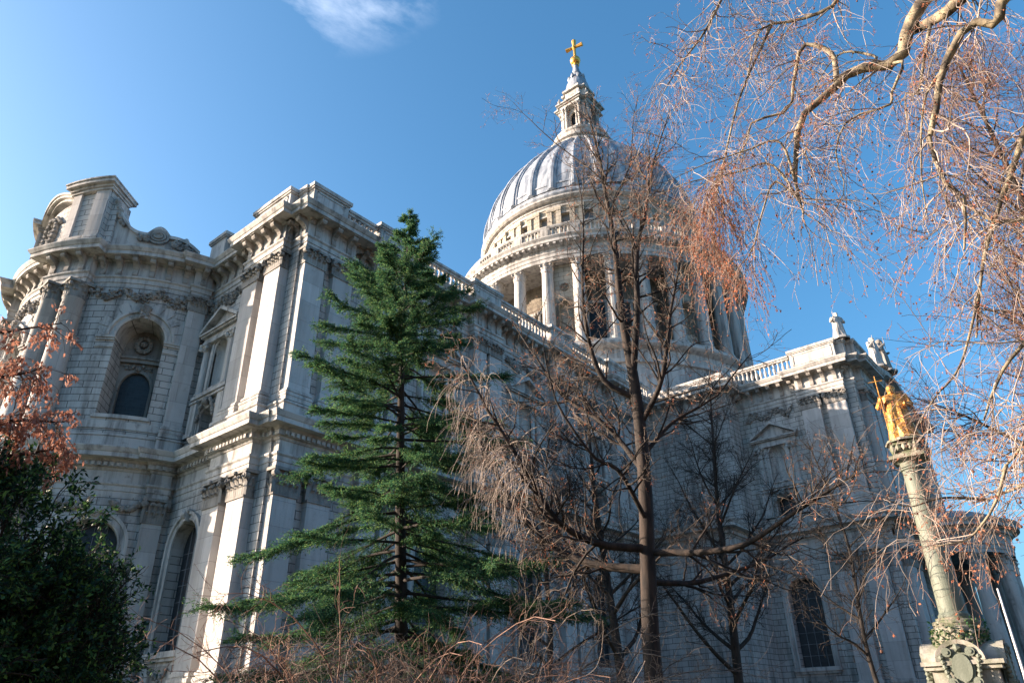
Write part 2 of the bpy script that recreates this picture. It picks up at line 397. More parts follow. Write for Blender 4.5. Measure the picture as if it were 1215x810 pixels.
def relief_band(M, F, u0, u1, z0, z1, n, rnd, k=None, rr=.12):
    """dense carved band of leaves, ribbons and fruit"""
    L = abs(u1 - u0); k = k or int(L * 46)
    for i in range(k):
        t = rnd.random(); u = u0 + (u1 - u0) * t; ph = math.sin(u * 3.1)
        z = (z0 + z1) / 2 + (z1 - z0) * (.22 * ph + rnd.gauss(0, .17)); z = min(z1 - .04, max(z0 + .04, z))
        blob(M, F(u, z, n + rnd.uniform(-.02, .12)), rr * rnd.uniform(.5, 1.25), (rnd.uniform(.6, 1.3), rnd.uniform(.6, 1.3), rnd.uniform(.5, 1.2)), rnd.random() * 3)
def rosette(M, F, u, z, r, n, rnd, k=9):
    for i in range(k): a = 2 * math.pi * i / k; blob(M, F(u + r * math.cos(a), z + r * math.sin(a), n), r * .38)
    blob(M, F(u, z, n + .05), r * .5)
BAL = [(.10, 0), (.13, .0), (.13, .1), (.07, .14), (.085, .2), (.14, .38), (.15, .5), (.12, .66), (.07, .84), (.065, .95), (.11, 1.0), (.11, 1.03), (.13, 1.05), (.13, 1.12)]
# ================================================================== GROUND
M = MB(); M.add([(-900, -900, 0), (900, -900, 0), (900, 900, 0), (-900, 900, 0)], [(0, 1, 2, 3)])
g = M.build('ground', GROUND); g['kind'] = 'structure'
M = MB(); M.add([(58.5, 18, .004), (92, 18, .004), (92, 23, .004), (58.5, 23, .004)], [(0, 1, 2, 3)])
M.add([(14, 44, .004), (100, 47, .004), (100, 50, .004), (14, 47, .004)], [(0, 1, 2, 3)])
M.build('path', PAVE)['kind'] = 'structure'
# ================================================================== THE CATHEDRAL
CA = empty('cathedral', (20, 0, 0), 'huge pale stone cathedral with columned drum, ribbed lead dome and golden cross', 'cathedral')
ACX, ACY, AR = 56.7, -5.0, 9.9
XE, YN, TX, TY, YRE, BX, BXL = 58.2, 15.0, 12.4, 34.5, 23.3, 15.2, 19.0
PF = 0.6
FE, FN, FT, FA = plane_x(XE), plane_y(YN), plane_x(TX), cyl(ACX, ACY, AR)
FTN = plane_y(TY); FB = plane_y(YRE)
D2 = lambda deg: rad(deg) * AR                    # degrees on the apse to u
def straight(a, b, steps):
    """steps: (s0, s1, proj) in metres from a; outward right of travel"""
    a = np.array(a, float); b = np.array(b, float); t = (b - a) / np.linalg.norm(b - a); o = np.array([t[1], -t[0]]); pts = [a]
    for s0, s1, pr in steps: pts += [a + t * s0, a + t * s0 + o * pr, a + t * s1 + o * pr, a + t * s1]
    return pts + [b]
def arcp(cx, cy, r, a0, a1, steps=(), d=3.0):
    pts = []; A = a0; ev = sorted(list(steps)); cur = a0
    def run(x, y, rr):
        k = max(1, int(math.ceil(abs(y - x) / d))); return [np.array([cx + rr * math.cos(rad(x + (y - x) * i / k)), cy + rr * math.sin(rad(x + (y - x) * i / k))]) for i in range(k + 1)]
    for b0, b1, pr in ev:
        pts += run(cur, b0, r); pts += run(b0, b1, r + pr); cur = b1
    return pts + run(cur, a1, r)
def dedupe(p):
    o = [p[0]]
    for q in p[1:]:
        if np.linalg.norm(q - o[-1]) > 1e-3: o.append(q)
    return o
A_END = math.degrees(math.asin(math.sqrt(AR ** 2 - (XE - ACX) ** 2) / AR))
yA = ACY + math.sqrt(AR ** 2 - (XE - ACX) ** 2)
APSE_ST = [(-36, -18, .7), (18, 36, .7), (72.5, 79.2, .35)]
ap = arcp(ACX, ACY, AR, -95, A_END, APSE_ST)
east = straight((XE, yA), (XE, YN), [(9.85 - yA, 14.1 - yA, PF)])
PAIRS = [(58.1, 54.35), (52.5, 49.3), (42.7, 39.5), (32.6, 29.4), (23.4, 20.2)]
north = straight((XE, YN), (BX, YN), [(XE - a, XE - b, PF) for a, b in PAIRS])
north_l = straight((XE, YN), (BXL, YN), [(XE - a, XE - b, PF) for a, b in PAIRS])
bast = straight((BX, YN), (BX, YRE), []) + straight((BX, YRE), (TX, YRE), [])
bast_l = straight((BXL, YN), (BXL, YRE), []) + straight((BXL, YRE), (TX, YRE), [])
trans = straight((TX, YRE), (TX, TY), [(29.5 - YRE, 33.7 - YRE, PF)])
tnorth = straight((TX, TY), (-TX, TY), [(.75, 4.6, PF), (2 * TX - 4.6, 2 * TX - .75, PF)])
tn_l = straight((TX, TY), (6.6, TY), [(.75, 4.6, PF)]) + arcp(0, TY, 6.6, 0, 180, d=6) + straight((-6.6, TY), (-TX, TY), [(1.2, 5.05, PF)])
secs_u = {'apse': ap, 'east': east, 'north': north, 'bastion': bast, 'transept': trans, 'tnorth': tnorth}
secs_l = {'apse': ap, 'east': east, 'north': north_l, 'bastion': bast_l, 'transept': trans, 'tnorth': tn_l}
full_u = dedupe(ap + east + north + bast + trans + tnorth)
full_l = dedupe(ap + east + north_l + bast_l + trans + tn_l)
E_LOW = [(.02, 13.9), (.02, 14.2), (.07, 14.22), (.07, 14.5), (.16, 14.6), (.16, 14.7), (.0, 14.72), (.0, 15.4), (.08, 15.45), (.12, 15.58),
         (.30, 15.6), (.30, 15.86), (.36, 15.9), (.44, 16.02), (.95, 16.04), (.95, 16.3), (1.0, 16.34), (1.12, 16.58), (1.12, 16.64), (.3, 16.78), (-.3, 16.8)]
E_UP = [(.02, 28.1), (.02, 28.4), (.08, 28.42), (.08, 28.72), (.18, 28.82), (.18, 28.92), (.0, 28.95), (.0, 30.05), (.12, 30.08), (.2, 30.18), (.92, 30.2),
        (.92, 30.46), (.98, 30.5), (1.12, 30.74), (1.12, 30.8), (.3, 30.9), (-.5, 30.92)]
E_BASE = [(.0, 16.8), (.16, 16.8), (.16, 17.5), (.24, 17.55), (.24, 17.66), (.02, 17.74)]
E_PLIN = [(.55, 0), (.55, .9), (.45, 1.0), (.40, 3.0), (.5, 3.08), (.5, 3.25), (.1, 3.4)]
for nm, path, pr in (('lower_cornice', full_l, E_LOW), ('upper_cornice', full_u, E_UP), ('wall_base', full_u, E_BASE), ('plinth', full_l, E_PLIN)):
    M = MB(); sweep(M, path, pr); M.build(nm, ST, CA)
# continuous course mouldings are one part each; dentils belong to the lower cornice
def along(path, step, off, want):
    """points every step metres along straight-ish runs of a path, with direction"""
    out = []
    for a, b in zip(path[:-1], path[1:]):
        L = np.linalg.norm(b - a)
        if L < .5: continue
        t = (b - a) / L; o = np.array([t[1], -t[0]]); k = max(1, int(L / step))
        for i in range(k):
            q = a + t * L * (i + .5) / k + o * off
            if want(q): out.append((q, math.atan2(o[1], o[0])))
    return out
def smoothpath(path):      # arcs as fine runs: merge into points spaced evenly
    return path
def arcalong(cx, cy, r, a0, a1, step):
    k = int(rad(a1 - a0) * r / step); return [(np.array([cx + r * math.cos(a), cy + r * math.sin(a)]), a) for a in [rad(a0 + (a1 - a0) * (i + .5) / k) for i in range(k)]]
dent = []
for s in ('east', 'north', 'transept'): dent += along(secs_l[s], .34, .37, lambda q: True)
for a0, a1, r in ((-30, -18, AR), (-18, 18, AR), (18, 36, AR + .7), (36, 72.5, AR), (72.5, 79, AR + .35)): dent += arcalong(ACX, ACY, r + .37, a0, a1, .34)
M = MB()
for q, a in dent:
    F = (lambda q, a: (lambda u, z, n: (q[0] + n * math.cos(a) - u * math.sin(a), q[1] + n * math.sin(a) + u * math.cos(a), z)))(q, a)
    block(M, F, -.1, .1, 15.62, 15.84, -.08, .06)
M.build('dentil_course', ST, CA)
# tall scroll brackets in the upper frieze: one mesh, copied
M = MB(); pr = [(0, 29.0), (.10, 28.98), (.16, 29.1), (.14, 29.3), (.10, 29.45), (.2, 29.62), (.42, 29.78), (.66, 29.84), (.74, 29.95), (.74, 30.12), (.0, 30.12)]
for sg in (0, 1): pass
vs = [(n, -.17, z) for n, z in pr] + [(n, .17, z) for n, z in pr]; k = len(pr)
M.add(vs, [tuple(range(k))[::-1], tuple(range(k, 2 * k))] + [(i, (i + 1) % k, (i + 1) % k + k, i + k) for i in range(k)])
M.add([(x, y, z) for z in (30.12, 30.2) for x, y in ((0, -.23), (.84, -.23), (.84, .23), (0, .23))], [(0, 1, 2, 3)[::-1], (4, 5, 6, 7), (0, 1, 5, 4), (1, 2, 6, 5), (2, 3, 7, 6), (3, 0, 4, 7)])
br_pos = []
for a0, a1, r in ((-36, -18, AR + .7), (-18, 18, AR), (18, 36, AR + .7), (36, 72.5, AR), (72.5, 79.2, AR + .35)): br_pos += arcalong(ACX, ACY, r, a0, a1, .92)
for s in ('east', 'north', 'bastion', 'transept'): br_pos += along(secs_u[s], .95, 0.0, lambda q: True)
br_pos += [(np.array([XE, 14.55]), 0.0), (np.array([57.9, YN]), math.pi / 2) ]
br_pos.sort(key=lambda t: np.linalg.norm(t[0] - CAM[:2]))
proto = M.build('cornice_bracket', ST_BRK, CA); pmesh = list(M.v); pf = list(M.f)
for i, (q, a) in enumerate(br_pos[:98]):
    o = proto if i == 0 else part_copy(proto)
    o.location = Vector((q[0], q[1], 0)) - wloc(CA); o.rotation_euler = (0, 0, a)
M = MB()
for q, a in br_pos[98:]:
    c, s = math.cos(a), math.sin(a); M.add([(q[0] + x * c - y * s, q[1] + x * s + y * c, z) for x, y, z in pmesh], pf)
if M.v: M.build('cornice_brackets_beyond', ST, CA)['kind'] = 'stuff'

# ---------------- walls with their openings
def win_low(uc): return dict(uc=uc, hw=1.38, zs=5.3, zp=11.0, d=.85)
def ped_win(uc): return dict(uc=uc, hw=.86, zs=17.85, zp=19.25, rise=.3, d=.8)
def niche(uc): return dict(uc=uc, hw=.80, zs=21.0, zp=23.6, d=.55)
def wall(name, F, u0, u1, z0, z1, holes, material=None, du=1.2):
    M = MB(); panel(M, F, u0, u1, z0, z1, holes, du); return M.build(name, material or ST_ASH, CA)
def wall2(F, u0, u1, ucs):
    M = MB(); panel(M, F, u0, u1, 16.7, 20.3, [ped_win(c) for c in ucs]); panel(M, F, u0, u1, 20.3, 28.15, [niche(c) for c in ucs]); return M.build('wall', ST_ASH, CA)
def arch_window(F, h, frame=.42, pane_n=None, sill=True, name='window', key=True, rnd=random.Random(3)):
    M = MB(); mould(M, F, contour(h), [(0, -.02), (0, .10), (.10, .16), (.12, .10), (frame * .62, .10), (frame * .68, .22), (frame, .22), (frame, -.02)])
    if sill: block(M, F, h['uc'] - h['hw'] - .55, h['uc'] + h['hw'] + .55, h['zs'] - .32, h['zs'] - .02, -.3, .30, .6); block(M, F, h['uc'] - h['hw'] - .45, h['uc'] + h['hw'] + .45, h['zs'] - .5, h['zs'] - .32, -.3, .18, .6)
    if key:
        zt = h['zp'] + h.get('rise', h['hw']); block(M, F, h['uc'] - .2, h['uc'] + .2, zt - .1, zt + .62, -.2, .34)
        blob(M, F(h['uc'], zt + .3, .38), .24, (1, 1, 1.2)); 
        for s in (-1, 1): volute(M, F, h['uc'] + s * .22, zt + .5, .13, .1, .22)
    o = M.build(name, ST, CA)
    P = MB(); pane_fill(P, F, h, -h['d'] + .12 if pane_n is None else pane_n); P.build('pane', GLASS, o)
    G = MB(); n0 = (-h['d'] + .12 if pane_n is None else pane_n)
    zt = h['zp'] + h.get('rise', h['hw'])
    kk = 3 if h['hw'] > 1 else 1
    for i in range(1, kk + 1):
        u = h['uc'] - h['hw'] + 2 * h['hw'] * i / (kk + 1); block(G, F, u - .016, u + .016, h['zs'], archtop(h, u), n0 - .01, n0 + .05)
    z = h['zs'] + .9
    while z < h['zp'] + .2:
        block(G, F, h['uc'] - h['hw'], h['uc'] + h['hw'], z - .013, z + .013, n0 - .01, n0 + .035, .6); z += .9
    G.build('glazing_bar', LEAD_D, o); return o
def festoon_panel(F, uc, w, z0, z1, seed):
    M = MB(); rn = random.Random(seed)
    block(M, F, uc - w / 2, uc + w / 2, z0, z1, 0, .07, .6)
    swag(M, F, uc - w * .38, uc + w * .38, z1 - .25, .35, .1, rn, 22, .1)
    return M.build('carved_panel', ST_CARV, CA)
def pilaster(F, u0, u1, zb, zs, zc0, zc1, n0, nf, mat_=None, base=True, du=99):
    """shaft as the part; base and capital as sub-parts"""
    w = u1 - u0; M = MB(); block(M, F, u0, u1, zs, zc0 + .05, n0, nf, du, uvo=random.random() * 3)
    o = M.build('pilaster', mat_ or ST_PIL, CA)
    B = MB()
    for (a, b, e) in ((zb, zb + (zs - zb) * .35, .16), (zb + (zs - zb) * .35, zb + (zs - zb) * .58, .19), (zb + (zs - zb) * .58, zb + (zs - zb) * .7, .08), (zb + (zs - zb) * .7, zb + (zs - zb) * .88, .13), (zb + (zs - zb) * .88, zs, .05)):
        block(B, F, u0 - e, u1 + e, a, b, n0, nf + e, du)
    B.build('base', ST, o)
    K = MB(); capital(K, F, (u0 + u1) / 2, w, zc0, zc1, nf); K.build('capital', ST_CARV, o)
    return o
def bay_lower(F, uc, seed=1, panelw=2.5):
    h = win_low(uc); arch_window(F, h, .5); festoon_panel(F, uc, panelw, 3.55, 4.6, seed); 
def aedicule(F, uc, seed=1):
    """pedimented niche on a pedestal with a small dark window in it"""
    hp = ped_win(uc); h = niche(uc); W = 2.05
    M = MB()
    # pedestals, columns, entablature, pediment
    block(M, F, uc - W, uc + W, 20.35, 20.6, 0, .42); block(M, F, uc - W + .1, uc + W - .1, 20.15, 20.35, 0, .3)
    for s in (-1, 1):
        u = uc + s * 1.6
        block(M, F, u - .38, u + .38, 17.74, 20.15, 0, .36); block(M, F, u - .44, u + .44, 17.74, 18.0, 0, .46)
        block(M, F, u - .45, u + .45, 20.05, 20.2, 0, .44)
        block(M, F, uc + s * 1.02 - .16, uc + s * 1.02 + .16, 20.6, 24.35, 0, .12)
    block(M, F, uc - W, uc + W, 24.35, 24.62, 0, .34); block(M, F, uc - W + .04, uc + W - .04, 24.62, 24.9, 0, .28)
    block(M, F, uc - W - .12, uc + W + .12, 24.9, 25.02, 0, .5); block(M, F, uc - W - .22, uc + W + .22, 25.02, 25.14, 0, .62)
    block(M, F, uc - W, uc + W, 25.14, 25.2, 0, .2)
    # raking cornice
    zb, za = 25.14, 26.45
    for s in (-1, 1):
        a0 = (uc + s * (W + .25), zb); a1 = (uc, za)
        vs = []
        for (u, z) in (a0, a1, (a1[0], a1[1] + .26), (a0[0] + s * .08, a0[1] + .22)):
            vs += [F(u, z, 0), F(u, z, .62)]
        M.add(vs, [(1, 3, 5, 7), (0, 1, 7, 6), (6, 7, 5, 4), (0, 2, 3, 1)])
    M.add([F(uc - W - .1, zb, .16), F(uc + W + .1, zb, .16), F(uc, za, .16)], [(0, 1, 2)])
    o = M.build('niche_surround', ST, CA)
    for s in (-1, 1):
        p = F(uc + s * 1.6, 0, .12); K = MB()
        lathe(K, p[0], p[1], [(.34, 20.6), (.34, 20.72), (.27, 20.8), (.26, 20.86), (.25, 22), (.22, 23.85)], 16)
        round_cap(K, p[0], p[1], .21, 23.85, 24.37, 6); K.build('column', ST, o, smooth=False)
    N = MB(); k = 10
    for i in range(k):           # the niche: half cylinder and quarter sphere
        a, b = math.pi * i / k, math.pi * (i + 1) / k
        ua, na = uc - .8 * math.cos(a), -.12 - .42 * math.sin(a); ub, nb = uc - .8 * math.cos(b), -.12 - .42 * math.sin(b)
        N.add([F(ua, 21.0, na), F(ub, 21.0, nb), F(ub, 23.6, nb), F(ua, 23.6, na)], [(0, 1, 2, 3)])
        for j in range(5):
            t0, t1 = math.pi / 2 * j / 5, math.pi / 2 * (j + 1) / 5
            q = [F(uc - .8 * math.cos(x) * math.cos(t), 23.6 + .8 * math.sin(t), -.12 - .42 * math.sin(x) * math.cos(t)) for x, t in ((a, t0), (b, t0), (b, t1), (a, t1))]
            N.add(q, [(0, 1, 2, 3)])
    mould(N, F, contour(h), [(0, -.1), (0, .06), (.16, .06), (.2, .0)])
    block(N, F, uc - .78, uc + .78, 20.9, 21.0, -.5, .1)
    N.build('niche', ST, o)
    arch_window(F, hp, .2, sill=False, key=False)
    K = MB(); rn = random.Random(seed)
    for s in (-1, 1):
        for i in range(14): blob(K, F(uc + s * (.25 + i * .055), 19.95 - .012 * i * i * .6, .25 + rn.random() * .12), .13 * rn.uniform(.7, 1.2))
    blob(K, F(uc, 19.85, .35), .26, (1, 1, 1.3)); K.build('cherub_head', ST_CARV, o)
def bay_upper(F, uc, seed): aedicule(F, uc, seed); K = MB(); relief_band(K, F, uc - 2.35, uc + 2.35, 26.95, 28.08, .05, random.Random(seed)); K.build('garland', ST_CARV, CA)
EC = 7.4
wall('wall', FE, yA - .02, YN, 0, 13.95, [win_low(EC)]); wall2(FE, yA - .02, YN, [EC])
bay_lower(FE, EC, 5); bay_upper(FE, EC, 2)
NB = [46.0, 36.05, 26.4]
wall('wall', FN, -XE, -BXL, 0, 13.95, [win_low(-c) for c in NB]); wall2(FN, -XE, -BX, [-c for c in NB])
for i, c in enumerate(NB): bay_lower(FN, -c, 11 + i); bay_upper(FN, -c, 20 + i)
TC = 26.4
wall('wall', FT, YRE, TY, 0, 13.95, [win_low(TC)]); wall2(FT, YRE, TY, [TC])
bay_lower(FT, TC, 31); bay_upper(FT, TC, 32)
wall('wall', plane_x(BX), YN, YRE, 16.7, 28.15, []); wall('wall', FB, -BX, -TX, 16.7, 28.15, [])
wall('wall', plane_x(BXL), YN, YRE, 0, 13.95, []); wall('wall', FB, -BXL, -TX, 0, 13.95, [])
# transept north front with the round portico
wall('wall', FTN, -TX, TX, 16.7, 28.15, [dict(uc=0, hw=1.9, zs=18.5, zp=23.5, d=.8)]); wall('wall', FTN, -TX, TX, 0, 16, [dict(uc=0, hw=1.5, zs=3.4, zp=8, rect=True, d=.8)])
arch_window(FTN, dict(uc=0, hw=1.9, zs=18.5, zp=23.5, d=.8), .45)
for u0 in (-TX + .9, -TX + 2.95, TX - 4.5, TX - 2.4):
    pilaster(FTN, u0, u0 + 1.55, 17.74, 18.5, 26.9, 28.1, -.02, PF); pilaster(FTN, u0, u0 + 1.55, 3.35, 4.1, 12.4, 13.9, -.02, PF)
po = MB(); lathe(po, 0, TY, [(8.4, 0), (8.4, 1.6), (7.8, 1.6), (7.8, 3.1), (0.1, 3.1)], 30, 0, math.pi)
POR = po.build('portico', ST, CA)
po = MB(); lathe(po, 0, TY, [(6.3, 13.9), (5.2, 13.95), (5.2, 14.5), (.1, 15.0)], 30, 0, math.pi); lathe(po, 0, TY, [(6.9, 16.78), (6.5, 17.2), (5.4, 17.7), (3.5, 18.2), (.1, 18.5)], 30, 0, math.pi)
po.build('portico_ceiling', LEAD_D, POR)
for k in range(6):
    a = rad(14 + k * 30.4); x, y = 5.95 * math.cos(a), TY + 5.95 * math.sin(a); K = MB()
    lathe(K, x, y, [(.85, 3.1), (.85, 3.35), (.75, 3.5), (.68, 3.7), (.66, 7), (.58, 12.5)], 20); round_cap(K, x, y, .57, 12.5, 13.9); K.build('portico_column', ST, POR)

# ---------------- pilasters
def pair(F, spans):
    for u0, u1 in spans:
        pilaster(F, u0, u1, 17.74, 18.5, 26.9, 28.1, -.02, PF); pilaster(F, u0, u1, 3.35, 4.15, 12.4, 13.9, -.02, PF)
pair(FE, [(9.92, 11.58), (12.42, 14.06)])
pair(FN, [(-58.05, -56.6), (-55.9, -54.4)])
for a, b in PAIRS[1:]: pair(FN, [(-a + .05, -a + 1.42), (-b - 1.42, -b - .05)])
pair(FT, [(29.6, 31.3), (31.9, 33.6)])
for z in ((17.74, 18.5, 26.9, 28.1), (3.35, 4.15, 12.4, 13.9)): pilaster(FA, D2(72.7), D2(79.0), *z, -.02, .35, du=.5)
# the set-back strips between the pilasters stay rusticated wall
for F, u0, u1 in ((FE, 9.87, 14.09), (FN, -58.09, -54.36), (FT, 29.52, 33.68)):
    for z0, z1 in ((3.4, 13.9), (17.7, 28.1)):
        M = MB(); block(M, F, u0 + .08, u1 - .08, z0, z1, -.01, .16); M.build('wall_strip', ST_ASH, CA)

# ---------------- the apse
h_u = dict(uc=D2(58.6), hw=1.47, zs=18.95, zp=24.35, d=2.1); h_c = dict(uc=0.0, hw=1.47, zs=18.95, zp=24.35, d=2.1)
l_u = dict(uc=D2(58.6), hw=1.45, zs=5.3, zp=11.05, d=.85); l_c = dict(uc=0.0, hw=1.45, zs=5.3, zp=11.05, d=.85)
hs_ = [dict(h_u, uc=-h_u['uc']), h_c, h_u]; ls_ = [dict(l_u, uc=-l_u['uc']), l_c, l_u]
wall('apse_wall', FA, D2(-95), D2(A_END + .2), 16.7, 28.15, hs_, du=.5); wall('apse_wall', FA, D2(-95), D2(A_END + .2), 0, 13.95, ls_, du=.5)
for h in ls_[1:]: arch_window(FA, h, .55)
festoon_panel(FA, h_u['uc'], 2.6, 3.5, 4.5, 77)
for h in hs_[1:]:
    arch_window_frame = MB()
    M = arch_window_frame
    mould(M, FA, contour(h, legs=False), [(0, -.02), (0, .1), (.12, .16), (.14, .1), (.36, .1), (.4, .24), (.56, .24), (.56, -.02)])
    zt = h['zp'] + h['hw']; block(M, FA, h['uc'] - .26, h['uc'] + .26, zt - .15, zt + .85, -.2, .42)
    # impost bands either side of the opening
    for s in (-1, 1):
        u_in = h['uc'] + s * h['hw']; u_out = h['uc'] + s * (h['hw'] + 1.15)
        a, b = min(u_in, u_out), max(u_in, u_out)
        block(M, FA, a, b, 24.05, 24.2, -2.05, .12, .5); block(M, FA, a - .03, b + .03, 24.2, 24.38, -2.05, .2, .5)
        block(M, FA, a, b, 23.55, 23.65, -2.05, .07, .5)
    block(M, FA, h['uc'] - h['hw'] - .2, h['uc'] + h['hw'] + .2, 18.72, 18.95, -2.0, .14, .5)
    o = M.build('window_bay', ST, CA)
    K = MB(); rn = random.Random(8)
    for i in range(26): blob(K, FA(h['uc'] + rn.uniform(-.2, .2), zt + .35 + rn.uniform(-.45, .45), .42), .13)
    for s in (-1, 1): volute(K, FA, h['uc'] + s * .2, zt + .62, .16, .3, .2)
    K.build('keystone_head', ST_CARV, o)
    K = MB()                     # wedge stones fanning round the arch
    nw = 11
    for i in range(nw):
        a0, a1 = math.pi * (i + .06) / nw, math.pi * (i + .94) / nw
        if i == nw // 2: continue
        r0, r1 = h['hw'] + .58, h['hw'] + (1.35 if i % 2 else 1.15)
        pts = [(h['uc'] + r * math.cos(a), h['zp'] + .05 + r * math.sin(a)) for r, a in ((r0, a0), (r0, a1), (r1, a1), (r1, a0))]
        vs = [FA(u, z, n) for n in (-.02, .05) for u, z in pts]
        K.add(vs, [(7, 6, 5, 4), (0, 1, 5, 4)[::-1], (1, 2, 6, 5)[::-1], (2, 3, 7, 6)[::-1], (3, 0, 4, 7)[::-1]])
    K.build('arch_stones', ST, o)
    # back wall of the deep recess, its own arched window, cornice, wreath
    hi = dict(uc=h['uc'], hw=1.16, zs=18.95, zp=21.55, d=.25)
    K = MB(); FB2 = (lambda u, z, n: FA(u, z, n - 1.95)); hb = dict(h)
    us = 16
    panel(K, FB2, h['uc'] - h['hw'], h['uc'] + h['hw'], 18.9, 26.0, [hi], .4)
    mould(K, FB2, contour(hi), [(0, -.02), (0, .09), (.2, .09), (.24, .0)])
    block(K, FB2, h['uc'] - h['hw'], h['uc'] + h['hw'], 23.35, 23.6, 0, .28, .5); block(K, FB2, h['uc'] - h['hw'], h['uc'] + h['hw'], 23.6, 23.75, 0, .4, .5)
    K.build('recess_wall', ST_CARV, o)  # dark carved-stone colour stands in for shade deep in the recess
    K = MB(); rn = random.Random(5); rosette(K, FB2, h['uc'], 24.75, .52, .12, rn, 14)
    for s in (-1, 1): swag(K, FB2, h['uc'] + s * .3, h['uc'] + s * 1.1, 23.1, .1, .05, rn, 16, .1)
    blob(K, FB2(h['uc'], 22.95, .1), .22); K.build('wreath', ST_CARV, o)
    K = MB(); pane_fill(K, FB2, hi, -.2); K.build('pane', GLASS, o)
# paired round columns on the apse
for s in (-1, 1):
    for dg in (22.3, 31.7):
        for zb, zs, z0, z1, rr in ((17.74, 18.5, 26.9, 28.1, .74), (3.35, 4.15, 12.4, 13.9, .84)):
            a = rad(s * dg); x, y = ACX + (AR + .32) * math.cos(a), ACY + (AR + .32) * math.sin(a); K = MB()
            hgt = z0 - zs
            lathe(K, x, y, [(rr * .99, zs), (rr, zs + hgt * .33), (rr * .87, z0 - .1), (rr * .95, z0 - .05), (rr * .95, z0 + .03)], 28)
            o = K.build('column', ST_PIL, CA, smooth=True)
            K = MB(); lathe(K, x, y, [(rr * 1.35, zb), (rr * 1.35, zb + .25), (rr * 1.22, zb + .3), (rr * 1.25, zb + .45), (rr * 1.1, zb + .5), (rr * 1.14, zs - .08), (rr, zs)], 24); K.build('base', ST, o)
            K = MB(); round_cap(K, x, y, rr * .86, z0, z1); K.build('capital', ST_CARV, o)
rn = random.Random(4)
for a0, a1 in ((37, 72), (-17, 17)):
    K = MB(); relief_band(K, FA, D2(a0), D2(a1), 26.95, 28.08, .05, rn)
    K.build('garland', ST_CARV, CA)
K = MB()
for s in (-1, 1): swag(K, FA, h_u['uc'] + s * .6, h_u['uc'] + s * 2.2, 13.6, .4, .05, rn, 70, .17)
K.build('garland', ST_CARV, CA)
# plain courses on the apse
K = MB(); sweep(K, dedupe(arcp(ACX, ACY, AR, -16, 17.9, d=3)), [(0, 18.0), (.08, 18.05), (.08, 18.5), (0, 18.55)]); sweep(K, dedupe(arcp(ACX, ACY, AR, 36.1, 72.4, d=3)), [(0, 18.0), (.08, 18.05), (.08, 18.5), (0, 18.55)]); K.build('string_course', ST, CA)

# ---------------- parapet: blocks and balustrades
def pedestal(F, u0, u1, n0, n1, z1=33.0, du=99, name='parapet_block', panelled=True):
    M = MB(); block(M, F, u0, u1, 30.85, z1 - .22, n0, n1, du); block(M, F, u0 - .07, u1 + .07, 30.86, 31.2, n0 - .06, n1 + .07, du)
    block(M, F, u0 - .1, u1 + .1, z1 - .34, z1 - .22, n0 - .1, n1 + .1, du); block(M, F, u0 - .18, u1 + .18, z1 - .22, z1 + .04, n0 - .18, n1 + .18, du)
    if panelled and u1 - u0 > 1.5:
        for (a, b, c, d) in ((u0 + .25, u0 + .37, 31.45, z1 - .5), (u1 - .37, u1 - .25, 31.45, z1 - .5), (u0 + .25, u1 - .25, 31.4, 31.5), (u0 + .25, u1 - .25, z1 - .58, z1 - .48)): block(M, F, a, b, c, d, n1 - .01, n1 + .05, du)
    return M.build(name, ST, CA)
BM = MB(); lathe(BM, 0, 0, [(r, z * 1.12) for r, z in BAL], 8); BPROTO = [None]
NBAL = [0]
def balustrade(F, u0, u1, n, count, indiv=True):
    M = MB(); block(M, F, u0, u1, 30.85, 31.2, n - .24, n + .24); block(M, F, u0, u1, 32.44, 32.62, n - .2, n + .2); block(M, F, u0, u1, 32.62, 32.82, n - .3, n + .3)
    o = M.build('balustrade', ST, CA)
    for i in range(count):
        p = F(u0 + (u1 - u0) * (i + .5) / count, 31.19, n)
        if BPROTO[0] is None: b = BM.build('baluster', ST_BAL, o, smooth=True); BPROTO[0] = b
        else: b = BPROTO[0].copy(); C.objects.link(b); b.parent = o
        b.location = Vector(p) - wloc(o)
    return o
PN = (.0, .55)
# corner group: east block, set-back corner, north block
pedestal(FE, 10.0, 14.05, -.5, .62); pedestal(FN, -58.1, -55.3, -.5, .62)
pedestal(FE, 13.95, 14.98, -.8, .02, panelled=False)
pedestal(FE, 4.4, 6.4, -.6, .7, 33.1, panelled=False); balustrade(FE, 6.5, 9.85, .1, 8)
prev = 55.1
for a, b in [(52.4, 49.6)] + [(a, b) for a, b in PAIRS[2:]]:
    balustrade(FN, -prev + .05, -a - .15, .12, max(3, int((prev - a) / .43))); pedestal(FN, -a, -b, -.5, .58); prev = b - .15
balustrade(FN, -prev, -BX, .12, 10)
pedestal(plane_x(BX), YN, YRE, -.6, .1, 31.9, panelled=False); pedestal(FB, -BX, -TX, -.6, .1, 31.9, panelled=False)
balustrade(FT, YRE + .1, 29.3, .1, 13); pedestal(FT, 29.5, 33.7, -.5, .6); pedestal(FT, 33.6, 34.4, -.8, .02, panelled=False)
pedestal(FTN, -TX + .8, -TX + 4.6, -.5, .6)
# pediment on the transept front
M = MB(); W = TX - 4.8
block(M, FTN, -W, W, 30.9, 31.3, -1, .9)
for s in (-1, 1):
    vs = []
    for (u, z) in ((s * (W + .6), 31.3), (0, 32.7), (0, 33.3), (s * (W + 1.0), 31.7)): vs += [FTN(u, z, -1.0), FTN(u, z, 1.1)]
    M.add(vs, [(1, 3, 5, 7), (0, 1, 7, 6), (6, 7, 5, 4), (0, 2, 3, 1), (0, 6, 4, 2)])
M.add([FTN(-W, 31.3, .3), FTN(W, 31.3, .3), FTN(0, 32.7, .3)], [(0, 1, 2)]); M.build('pediment', ST, CA)

